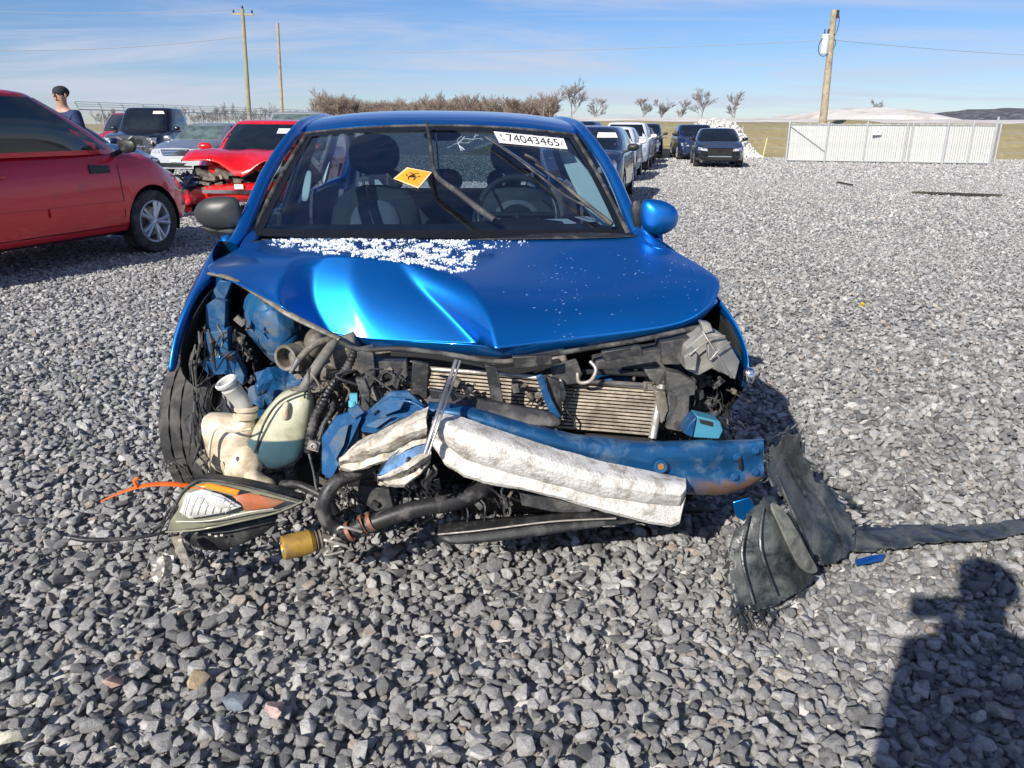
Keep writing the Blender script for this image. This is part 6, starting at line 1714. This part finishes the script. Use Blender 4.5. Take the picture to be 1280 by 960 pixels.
# ---------------- bumper beam
def beam():
    m = M['blue_dull'].copy(); m.name = 'blue_beam'
    nt = m.node_tree; b = nt.nodes['Principled BSDF']; L = nt.links.new
    src = b.inputs['Base Color'].links[0].from_socket
    t = N(nt, 'ShaderNodeTexCoord'); sp = N(nt, 'ShaderNodeSeparateXYZ'); L(t.outputs['Object'], sp.inputs[0])
    ns = N(nt, 'ShaderNodeTexNoise', i_Scale=22.0, i_Detail=7.0); L(t.outputs['Object'], ns.inputs['Vector'])
    z0 = Q(900, 600, 2.12).z
    ml = N(nt, 'ShaderNodeMath', operation='MULTIPLY_ADD', i_1=.10, i_2=-.05); L(ns.outputs['Fac'], ml.inputs[0])
    ad = N(nt, 'ShaderNodeMath', operation='ADD'); L(sp.outputs[2], ad.inputs[0]); L(ml.outputs[0], ad.inputs[1])
    mr = N(nt, 'ShaderNodeMapRange', i_1=z0 - .044, i_2=z0 - .016, i_3=.85, i_4=0.0); L(ad.outputs[0], mr.inputs[0])
    gx = N(nt, 'ShaderNodeMapRange', i_1=.70, i_2=.82); L(sp.outputs[0], gx.inputs[0])
    mm = N(nt, 'ShaderNodeMath', operation='MULTIPLY'); L(mr.outputs[0], mm.inputs[0]); L(gx.outputs[0], mm.inputs[1])
    mx = N(nt, 'ShaderNodeMix', data_type='RGBA'); mx.inputs[7].default_value = (.15, .085, .042, 1)
    L(mm.outputs[0], mx.inputs[0]); L(src, mx.inputs[6]); L(mx.outputs[2], b.inputs['Base Color'])
    secs = [(536, 500, 511, 532, 2.13), (585, 503, 515, 548, 2.11), (640, 520, 534, 568, 2.10), (700, 536, 552, 590, 2.10), (760, 545, 560, 603, 2.12), (826, 548, 562, 618, 2.14), (880, 548, 560, 624, 2.16), (920, 547, 557, 622, 2.18), (955, 545, 551, 600, 2.20)]
    rows = []
    for x, a, b_, c, D in secs:
        h = (c - b_)
        rows.append([Q(x, a + 14, D + .09), Q(x, a, D + .07), Q(x, (a + b_) / 2, D + .02), Q(x, b_, D), Q(x, b_ + h * .28, D - .004), Q(x, b_ + h * .36, D + .012), Q(x, b_ + h * .66, D + .012), Q(x, b_ + h * .75, D - .004), Q(x, c, D + .004), Q(x, c - 6, D + .07)])
    mb = MB(); mb.grid(rows)
    o = wpart('bumper_beam', mb, m, 0)
    for v in o.data.vertices: v.co += noise.noise_vector(v.co * 12) * .004
    o.data.shade_smooth(); s = o.modifiers.new('s', 'SUBSURF'); s.levels = s.render_levels = 2; s = o.modifiers.new('t', 'SOLIDIFY'); s.thickness = .004
    for x, y in ((921, 571), (944, 563), (918, 596), (944, 590)):
        mb = MB(); mb.lathe([(.013, 0), (.013, .003), (.009, .004), (.009, .010), (0, .011)], Q(x, y, 2.178 + (x - 921) * .0006), (0, -1, .12), 6 if False else 16); wpart('bolt', mb, M['blue_dull'], 30, parent=o)
    mb = MB(); mb.lathe([(.009, -.01), (.010, .004), (.018, .006), (.021, .002), (.021, 0)], Q(826, 583, 2.128), (0, -1, .12), 20); wpart('beam_boss', mb, M['blue_dull'], 30, parent=o)
    mb = MB(); mb.lathe([(0, 0), (.010, 0), (.010, .003), (0, .003)], Q(826, 583, 2.122), (0, -1, .12), 16); wpart('beam_hole', mb, mat('rust', (.25, .12, .05), rough=.9), 30, parent=o)
    crumple(o, .0035, 11, .0008)
    pplate('beam_slot', [(922, 574), (927, 572), (928, 586), (924, 588)], 2.165, .006, M['dark'], parent=o)
    # crumpled left end of the beam
    for q in ([(446, 520, 2.13), (462, 512, 2.12), (487, 490, 2.16), (510, 489, 2.15), (538, 514, 2.13), (527, 520, 2.09), (500, 524, 2.08), (468, 542, 2.07), (452, 540, 2.09)],
              [(402, 547, 2.12), (420, 521, 2.12), (444, 512, 2.12), (452, 522, 2.09), (440, 548, 2.07), (424, 580, 2.07), (414, 600, 2.08), (402, 592, 2.09)],
              [(440, 512, 2.14), (450, 520, 2.13), (446, 560, 2.10), (430, 575, 2.10), (424, 560, 2.10)]):
        o2 = pplate('beam_end', q, 2, .012, M['blue_dull'], bev=.002)
    for q in ([(470, 508, 2.10), (488, 496, 2.13), (508, 497, 2.12), (500, 512, 2.09), (480, 520, 2.09)], [(410, 556, 2.09), (424, 536, 2.09), (436, 530, 2.08), (430, 556, 2.06), (418, 578, 2.06)],
              [(456, 532, 2.07), (472, 524, 2.08), (492, 520, 2.075), (470, 536, 2.06)], [(434, 512, 2.10), (448, 506, 2.11), (456, 516, 2.10), (442, 524, 2.08)]):
        pplate('end_panel', q, 2, .008, M['blue_inner'], bev=.002)
    mb = MB(); mb.lathe([(.010, -.002), (.012, 0), (.011, .008), (.006, .009), (.006, .004), (0, .004)], Q(392, 557, 2.10), (0, -1, .1), 12); mb.box(Q(392, 557, 2.11), (.034, .008, .030), (0, .3, 0)); wpart('bolt_tab', mb, M['alu'], 30)
    ptube('weld_flange', [(463, 517, 2.10), (487, 504, 2.12), (512, 502, 2.11), (537, 516, 2.09)], .004, M['blue_dull'])
beam()
# ---------------- white foam absorber
def foam(name, secs, m, jit, parent=None):
    rows = []
    for x, ys, Ds in secs: rows.append([Q(x + dx_, y, D) for (y, D, dx_) in zip(ys, Ds, [0] * 9)])
    # densify along the length so that the tears and dents can show
    R2 = []
    for i in range(len(rows) - 1):
        for k in range(6): R2.append([rows[i][j].lerp(rows[i + 1][j], k / 6) for j in range(len(rows[0]))])
    R2.append(rows[-1])
    R3 = []
    for r in R2:
        q = []
        for j in range(len(r)):
            a, b_ = r[j], r[(j + 1) % len(r)]; q += [a, a.lerp(b_, .5)]
        R3.append(q)
    mb = MB(); mb.loft(R3); mb.jitter(jit, 16, 1.0); mb.jitter(jit * .6, 55, 4.0)
    return wpart(name, mb, m, 40, parent)
def fs(x, tb, tf, gr, bt, D):
    m_ = (tf + gr) / 2
    return (x, [tb, tf - 1, tf + 3, m_, gr - 3, gr, gr + 5, bt - 3, bt, bt - 6], [D + .085, D + .012, D, D - .012, D, D + .022, D + .012, D + .008, D + .022, D + .085])
fm_ = foam('foam_absorber', [fs(540, 521, 528, 546, 556, 2.02), fs(556, 516, 526, 556, 580, 2.0), fs(580, 522, 536, 574, 596, 1.99), fs(604, 531, 543, 582, 604, 1.985), fs(650, 546, 560, 596, 612, 1.99), fs(700, 562, 578, 608, 624, 2.0), fs(755, 577, 593, 622, 640, 2.02), fs(810, 588, 601, 630, 654, 2.04), fs(838, 594, 604, 632, 659, 2.06), fs(850, 597, 606, 633, 655, 2.065), fs(857, 598, 606, 616, 624, 2.075)], M['foam'], .0024)
foam('foam_absorber', [fs(424, 572, 574, 582, 588, 2.05), fs(440, 556, 562, 578, 590, 2.03), fs(462, 544, 552, 572, 584, 2.01), fs(490, 529, 541, 563, 574, 2.0), fs(515, 516, 530, 550, 562, 2.0), fs(534, 509, 522, 544, 555, 2.01)], M['foam_dirty'], .007)
tc_ = pplate('torn_cover', [(471, 596, 1.99), (486, 574, 2.0), (510, 553, 2.02), (528, 549, 2.03), (538, 564, 2.01), (520, 578, 1.99), (496, 590, 1.985)], 2, .014, M['blue_dull'])
crumple(foam('cover_lining', [fs(472, 592, 596, 600, 603, 1.99), fs(486, 584, 590, 600, 608, 1.975), fs(506, 574, 581, 596, 609, 1.97), fs(524, 563, 571, 584, 596, 1.975), fs(538, 558, 564, 572, 578, 1.99)], M['foam_dirty'], .004, tc_), .003, 20)
st_ = ptube('metal_strut', [(570, 450, 2.16), (560, 480, 2.10), (546, 520, 1.99), (530, 568, 1.95)], .0062, M['steel'], flat=.5, n=8)
ptube('metal_strut', [(575, 451, 2.16), (565, 482, 2.10), (551, 522, 1.99), (535, 568, 1.95)], .004, M['steel'], flat=.6, n=8)
pplate('strut_bracket', [(548, 496), (560, 486), (572, 500), (556, 508)], 2.10, .02, M['black_dusty'])
mb = MB()
for k in range(12):
    x, y = rng.uniform(510, 545), rng.uniform(570, 600); mb.tube([Q(x, y, 2.0), Q(x + rng.uniform(-12, 12), y + rng.uniform(4, 14), 1.99), Q(x + rng.uniform(-10, 10), y + rng.uniform(14, 22), 2.02)], .004, n=5, sm=3)
wpart('cable_knot', mb, M['hose'], 60)
# ---------------- undertray planks and lower bits
sheet('undertray', [[(548, 652, 2.14), (600, 648, 2.14), (680, 642, 2.15), (760, 638, 2.16), (820, 640, 2.18)], [(546, 668, 2.06), (600, 662, 2.07), (690, 652, 2.08), (770, 648, 2.10), (815, 648, 2.13)], [(552, 682, 2.05), (600, 680, 2.05), (690, 668, 2.07), (760, 656, 2.09), (800, 654, 2.12)]], M['black_plastic'], thick=.006, sub=2, jit=.004)
ptube('tray_edge', [(548, 668, 2.045), (600, 663, 2.05), (690, 652, 2.07), (770, 648, 2.09)], .003, M['alu'])
pplate('undertray_bracket', [(650, 616), (700, 622), (740, 634), (738, 644), (690, 640), (652, 632)], 2.16, .05, M['black_dusty'])
pplate('undertray_bracket', [(448, 606), (486, 612), (492, 634), (470, 640), (452, 628)], 2.16, .05, M['black_dusty'])
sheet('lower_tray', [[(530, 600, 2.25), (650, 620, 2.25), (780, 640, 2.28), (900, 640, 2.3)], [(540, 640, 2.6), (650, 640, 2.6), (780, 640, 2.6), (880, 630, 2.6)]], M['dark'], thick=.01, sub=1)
pplate('blue_scrap', [(916, 628), (936, 622), (946, 636), (930, 652), (920, 646)], 2.25, .004, M['blue'])
# gold canister with pump
ca, cbv = Q(354, 685, 1.98), Q(392, 676, 2.02)
ax = (cbv - ca).normalized()
mb = MB(); mb.lathe([(0, .004), (.030, .004), (.032, -.003), (.035, 0), (.036, .01), (.036, .078), (.032, .084), (.028, .09), (0, .09)], ca, ax, 24); go_ = wpart('gold_canister', mb, M['gold'], 30)
mb = MB()
for k in range(6): mb.ball(ca - ax * .002 + Vector((rng.uniform(-.01, .01), 0, rng.uniform(-.018, .018))), rng.uniform(.003, .006), 8, 5)
wpart('canister_terminal', mb, M['steel'], parent=go_)
mb = MB(); mb.lathe([(.022, 0), (.030, .004), (.022, .010), (.030, .016), (.022, .022), (.030, .028), (.022, .034), (.028, .04), (0, .042)], ca + ax * .092, ax, 20); mb.box(ca + ax * .125 + Vector((0, 0, -.01)), (.05, .05, .06), (0, .5, .2)); pm_ = wpart('pump_body', mb, M['engine'], 30)
mb = MB()
for k in range(7):
    p = ca + ax * rng.uniform(.10, .15) + Vector((rng.uniform(-.01, .03), rng.uniform(-.03, 0), rng.uniform(-.03, .03))); mb.tube([p, p + Vector((rng.uniform(-.03, .05), -.01, rng.uniform(-.03, .03))), p + Vector((rng.uniform(0, .08), 0, rng.uniform(-.03, .04)))], .005, n=6, sm=3)
wpart('pump_wiring', mb, M['alu'], 60, parent=pm_)
ppillow('pulley_bracket', [(405, 664), (424, 656), (436, 668), (430, 690), (414, 700), (402, 690)], 2.05, .02, .05, M['engine'], chaikin=1, jit=.004)
# ---------------- hanging headlight
def hung_lamp():
    ol = [(207, 665, 1.99), (214, 640, 1.99), (228, 616, 2.0), (240, 605, 2.02), (256, 600, 2.04), (300, 606, 2.05), (345, 616, 2.05), (378, 627, 2.05), (345, 641, 2.02), (298, 652, 2.0), (250, 661, 1.99)]
    hsg = pplate('headlight', [(x_, y_, D_ + .012) for x_, y_, D_ in ol], 2, .055, M['black_plastic'], bev=.008)
    ppillow('lamp_shell', [(222, 664), (300, 652), (350, 640), (340, 662), (300, 682), (262, 690), (236, 680)], 2.08, .02, .07, M['black_plastic'], parent=hsg, chaikin=1)
    lm = mat('lens_edge', (.24, .24, .17), rough=.18, var=.3, vscale=14, coat=.8, dirt=(.14, .14, .10), dirt_amt=.5)
    cc = (285, 633)
    def inset(pts, k): return [(cc[0] + (x_ - cc[0]) * k, cc[1] + (y_ - cc[1]) * k, D_ - .004) for x_, y_, D_ in pts]
    ppillow('headlight_lens', inset(ol, .97), 2, .016, .01, lm, parent=hsg, chaikin=0, power=.5)
    rf_ = mat('bright_reflector', (.80, .80, .74), rough=.2, metal=.45, var=.4, vscale=22, coat=1, bump=.5, bscale=26)
    ppillow('reflector', [(224, 640, 1.974), (233, 618, 1.98), (252, 611, 1.985), (276, 618, 1.985), (302, 633, 1.978), (284, 640, 1.972), (252, 646, 1.97), (236, 648, 1.97)], 2, .010, .01, rf_, parent=hsg, chaikin=0)
    for k in range(7):
        x_ = 228 + k * 9; ptube('reflector_rib', [(x_, 645 - k * .6, 1.962), (x_ + 7, 618 + k * 1.4, 1.966)], .0013, M['lens'], parent=hsg, sm=2, n=5)
    ppillow('reflector_facet', [(256, 616, 1.97), (278, 622, 1.972), (294, 633, 1.968), (274, 636, 1.964), (258, 630, 1.964)], 2, .004, .004, rf_, parent=hsg, chaikin=0)
    ppillow('turn_lens', [(244, 606, 1.995), (262, 604, 2.0), (300, 613, 2.0), (296, 619, 1.995), (262, 611, 1.99)], 2, .006, .01, M['amber'], parent=hsg, chaikin=0)
    ppillow('turn_lens', [(290, 620, 1.985), (312, 616, 2.0), (358, 627, 2.01), (340, 635, 2.0), (306, 639, 1.98), (302, 630, 1.98)], 2, .006, .01, M['amber_dark'], parent=hsg, chaikin=0)
    ptube('lens_divider', [(220, 652, 1.97), (262, 651, 1.965), (306, 641, 1.97), (342, 636, 1.985)], .0022, M['lens'], parent=hsg)
    ptube('lens_rim', [(207, 665, 1.98), (250, 662, 1.975), (298, 652, 1.985), (345, 641, 2.005), (378, 627, 2.035)], .003, lm, parent=hsg)
    ptube('lens_rim', [(214, 640, 1.985), (228, 616, 1.995), (240, 605, 2.01), (256, 600, 2.03), (300, 606, 2.035), (378, 627, 2.04)], .004, M['black_dusty'], parent=hsg)
    for x_, y_ in ((262, 668), (270, 670), (277, 669)):
        mb = MB(); mb.box(Q(x_, y_, 2.03), (.008, .004, .005)); wpart('moulded_mark', mb, M['lens'], parent=hsg)
hung_lamp()
od = ptube('orange_strip', [(126, 627, 1.97), (150, 616, 1.99), (180, 607, 2.0), (214, 605, 2.01), (256, 610, 2.02)], [.004, .008, .011, .012, .010], M['orange'], flat=.35)
ptube('strip_tab', [(171, 609, 1.99), (168, 601, 1.99), (173, 597, 1.99)], .005, M['orange'], parent=od, sm=2)
ptube('black_rod', [(89, 672, 1.93), (110, 675, 1.93), (150, 674, 1.95), (190, 669, 1.98), (214, 662, 2.02)], [.006, .008, .006, .005, .005], M['black_plastic'])
ptube('lamp_wire', [(214, 622, 2.0), (220, 634, 1.98), (205, 655, 1.98), (196, 676, 1.99)], .0025, M['hose'])
crumple(sheet('silver_scrap', [[(192, 700, 1.98), (205, 690, 1.98), (218, 694, 1.97)], [(190, 716, 1.95), (206, 706, 1.93), (216, 716, 1.95)], [(196, 726, 1.95), (206, 730, 1.93), (220, 724, 1.95)]], M['alu'], sub=4, jit=.012, simple=True), .010, 30, .002)
crumple(sheet('silver_scrap', [[(214, 672, 2.0), (226, 668, 2.0), (232, 676, 1.98)], [(220, 690, 1.98), (230, 682, 1.96), (238, 700, 1.97)], [(234, 712, 1.97), (240, 704, 1.95), (244, 712, 1.97)]], M['alu'], sub=4, jit=.008, simple=True), .006, 30, .001)

# ---------------- the torn fender liner and its long strip, lying on the gravel at the right
def torn_liner():
    root = empty('fender_liner', (0, 0, 0), label='torn black plastic fender liner with long bent strip, lying right of the blue wreck', cat='car debris')
    LIFT = Vector((0, 0, .012))
    def sh(name, rows, m=M['liner'], thick=.004, sub=4, jit=.004, crease=None, amt=.005):
        mb = MB(); mb.grid([[(lambda w: Vector((w.x, w.y, max(w.z, .045))))(P(*p) + LIFT) for p in r] for r in rows]); o = mb.build(name, m, root, smooth=0)
        for v in o.data.vertices: v.co += noise.noise_vector(v.co * 10) * jit * 1.6
        if crease:
            at = o.data.attributes.new('crease_edge', 'FLOAT', 'EDGE'); nc = len(rows[0])
            ks = {tuple(sorted((a[0] * nc + a[1], b[0] * nc + b[1]))): c for a, b, c in crease}
            for e in o.data.edges: at.data[e.index].value = ks.get(tuple(sorted(e.vertices)), 0.0)
        o.data.shade_smooth(); s = o.modifiers.new('s', 'SUBSURF'); s.levels = s.render_levels = sub
        if amt:
            crumple(o, amt * .8, 8, .0005)
            bm = bmesh.new(); bm.from_mesh(o.data)
            for it in range(4):
                kill = []
                for f in bm.faces:
                    if any(e.is_boundary for e in f.edges):
                        q_ = f.calc_center_median()
                        if noise.noise(q_ * 17 + Vector((it * .2, 3, 7))) + .5 * noise.noise(q_ * 60) > (.12 if 'strip' not in name else .25): kill.append(f)
                bmesh.ops.delete(bm, geom=kill, context='FACES')
            bm.to_mesh(o.data); bm.free()
        s = o.modifiers.new('t', 'SOLIDIFY'); s.thickness = thick
        return o
    lobe = [
      [(962, 618, 2.14), (950, 630, 2.10), (940, 642, 2.08)],
      [(985, 648, 2.13), (958, 645, 2.04), (920, 660, 2.07)],
      [(998, 675, 2.13), (968, 680, 2.02), (907, 695, 2.02)],
      [(1012, 700, 2.13), (978, 715, 1.99), (908, 738, 1.96)],
      [(1025, 726, 2.12), (985, 752, 1.99), (915, 766, 1.92)],
      [(1010, 742, 2.06), (974, 770, 1.96), (930, 788, 1.89)]]
    sh('liner_lobe', lobe, crease=[((i, 0), (i + 1, 0), .8) for i in range(5)], amt=.0025, jit=.002)
    sh('liner_flange', [[(955, 628, 2.08), (974, 638, 2.08)], [(973, 665, 2.03), (992, 664, 2.05)], [(988, 700, 2.02), (1008, 698, 2.05)], [(1002, 722, 2.03), (1024, 720, 2.07)]], jit=.001, amt=0, m=mat('scuffed_flange', (.06, .065, .06), rough=.5, var=.3, dirt=(.17, .17, .15), dirt_amt=.6, dirt_scale=12), thick=.01)
    arch = [
      [(958, 562, 2.28), (978, 546, 2.34), (996, 537, 2.40)],
      [(958, 590, 2.24), (985, 575, 2.36), (1000, 572, 2.42)],
      [(966, 612, 2.18), (998, 606, 2.36), (1020, 602, 2.44)],
      [(980, 642, 2.16), (1010, 632, 2.32), (1050, 626, 2.46)],
      [(995, 672, 2.16), (1022, 656, 2.28), (1074, 644, 2.44)],
      [(1010, 700, 2.16), (1034, 678, 2.24), (1062, 664, 2.36)],
      [(1026, 725, 2.15), (1052, 704, 2.22), (1068, 706, 2.24)]]
    sh('liner_arch', arch, jit=.008, crease=[((i, 1), (i + 1, 1), .9) for i in range(6)], amt=.006)
    strip = [
      [(1048, 662, 2.42), (1046, 676, 2.34), (1052, 692, 2.27)],
      [(1105, 664, 2.45), (1104, 678, 2.36), (1095, 700, 2.26)],
      [(1150, 668, 2.46), (1150, 680, 2.38), (1146, 694, 2.32)],
      [(1192, 668, 2.46), (1192, 682, 2.38), (1190, 692, 2.34)],
      [(1236, 668, 2.46), (1236, 680, 2.40), (1236, 690, 2.35)],
      [(1262, 660, 2.50), (1264, 672, 2.42), (1262, 682, 2.38)],
      [(1330, 650, 2.54), (1332, 660, 2.48), (1330, 670, 2.44)]]
    sh('bumper_strip', strip, jit=.003, crease=[((i, 1), (i + 1, 1), .8) for i in range(6)])
    for a_, b_, c_ in (((952, 640, 2.07), (948, 690, 2.0), (968, 750, 1.95)), ((935, 650, 2.06), (925, 700, 1.99), (940, 760, 1.93)), ((985, 580, 2.35), (1004, 622, 2.34), (1030, 672, 2.27)), ((968, 600, 2.22), (990, 650, 2.18), (1014, 704, 2.15)), ((1004, 600, 2.38), (1030, 640, 2.36), (1054, 690, 2.25))):
        mb = MB(); mb.tube([P(*q_) + Vector((0, -.012, .022)) for q_ in (a_, b_, c_)], [.003, .005, .003], n=6, sm=5); mb.build('rib', M['liner'], root)
    rg = random.Random(5)
    edges_ = [[(996, 536, 2.41), (1002, 566, 2.43), (1022, 600, 2.45), (1052, 624, 2.47), (1076, 642, 2.46), (1066, 662, 2.38)], [(907, 695, 2.02), (910, 738, 1.97), (916, 766, 1.93), (930, 788, 1.90), (974, 770, 1.97), (1008, 744, 2.06)], [(958, 562, 2.28), (978, 546, 2.34), (996, 537, 2.40)], [(1049, 662, 2.42), (1120, 664, 2.45), (1192, 668, 2.46), (1250, 662, 2.50)]]
    for li, ln_ in enumerate(edges_):
        for k in range((16, 18, 6, 10)[li]):
            t = rg.uniform(0, len(ln_) - 1.01); i = int(t); p_ = P(*ln_[i]).lerp(P(*ln_[i + 1]), t - i) + Vector((0, 0, .02))
            al = (P(*ln_[i + 1]) - P(*ln_[i])).normalized(); out = Vector((rg.uniform(.2, 1), rg.uniform(-.3, .8), rg.uniform(-.2, .9))).normalized() if li != 1 else Vector((rg.uniform(-.8, .3), rg.uniform(-1, -.3), rg.uniform(-.5, .1))).normalized()
            w = rg.uniform(.008, .022); h = rg.uniform(.008, .030)
            if p_.z + out.z * h < .02: out.z = 0
            mb = MB(); mb.prism([p_ - al * w - out * .01, p_ + al * w - out * .01, p_ + al * rg.uniform(-.5, .5) * w + out * h], al.cross(out).normalized() * .003); mb.build('torn_shard', M['liner'], root, smooth=0)
    mb = MB(); mb.prism([P(1068, 706, 2.235) + Vector((0, 0, .02)), P(1088, 701, 2.25) + Vector((0, 0, .02)), P(1106, 699, 2.26) + Vector((0, 0, .02)), P(1102, 707, 2.22) + Vector((0, 0, .02)), P(1070, 714, 2.20) + Vector((0, 0, .02))], (0, .002, -.004)); mb.build('painted_scrap', M['blue'], root, smooth=0)
    mb = MB(); rg = random.Random(3)
    for k in range(16):
        t = rg.random(); a = P(915 + 60 * t, 760 + 8 * math.sin(t * 9), 1.93 + .05 * t)
        mb.tube([a, a + Vector((rg.uniform(-.02, .02), -.02, -.02)), a + Vector((rg.uniform(-.03, .03), -.05, -.045))], [.006, .004, .001], n=4, flat=.3)
    for k in range(10):
        x, y = rg.uniform(1055, 1080), rg.uniform(628, 660); a = P(x, y, 2.42)
        mb.tube([a, a + Vector((.03, 0, rg.uniform(-.02, .02)))], [.006, .001], n=4, flat=.3)
    mb.build('frayed_edge', M['black_plastic'], root, kind='stuff')
    for x, y, D in ((1012, 722, 2.06),):
        mb = MB(); mb.lathe([(.008, 0), (.010, .003), (.0, .004)], P(x, y, D), (0, -1, .5), 12); mb.build('clip', M['dark'], root)
torn_liner()
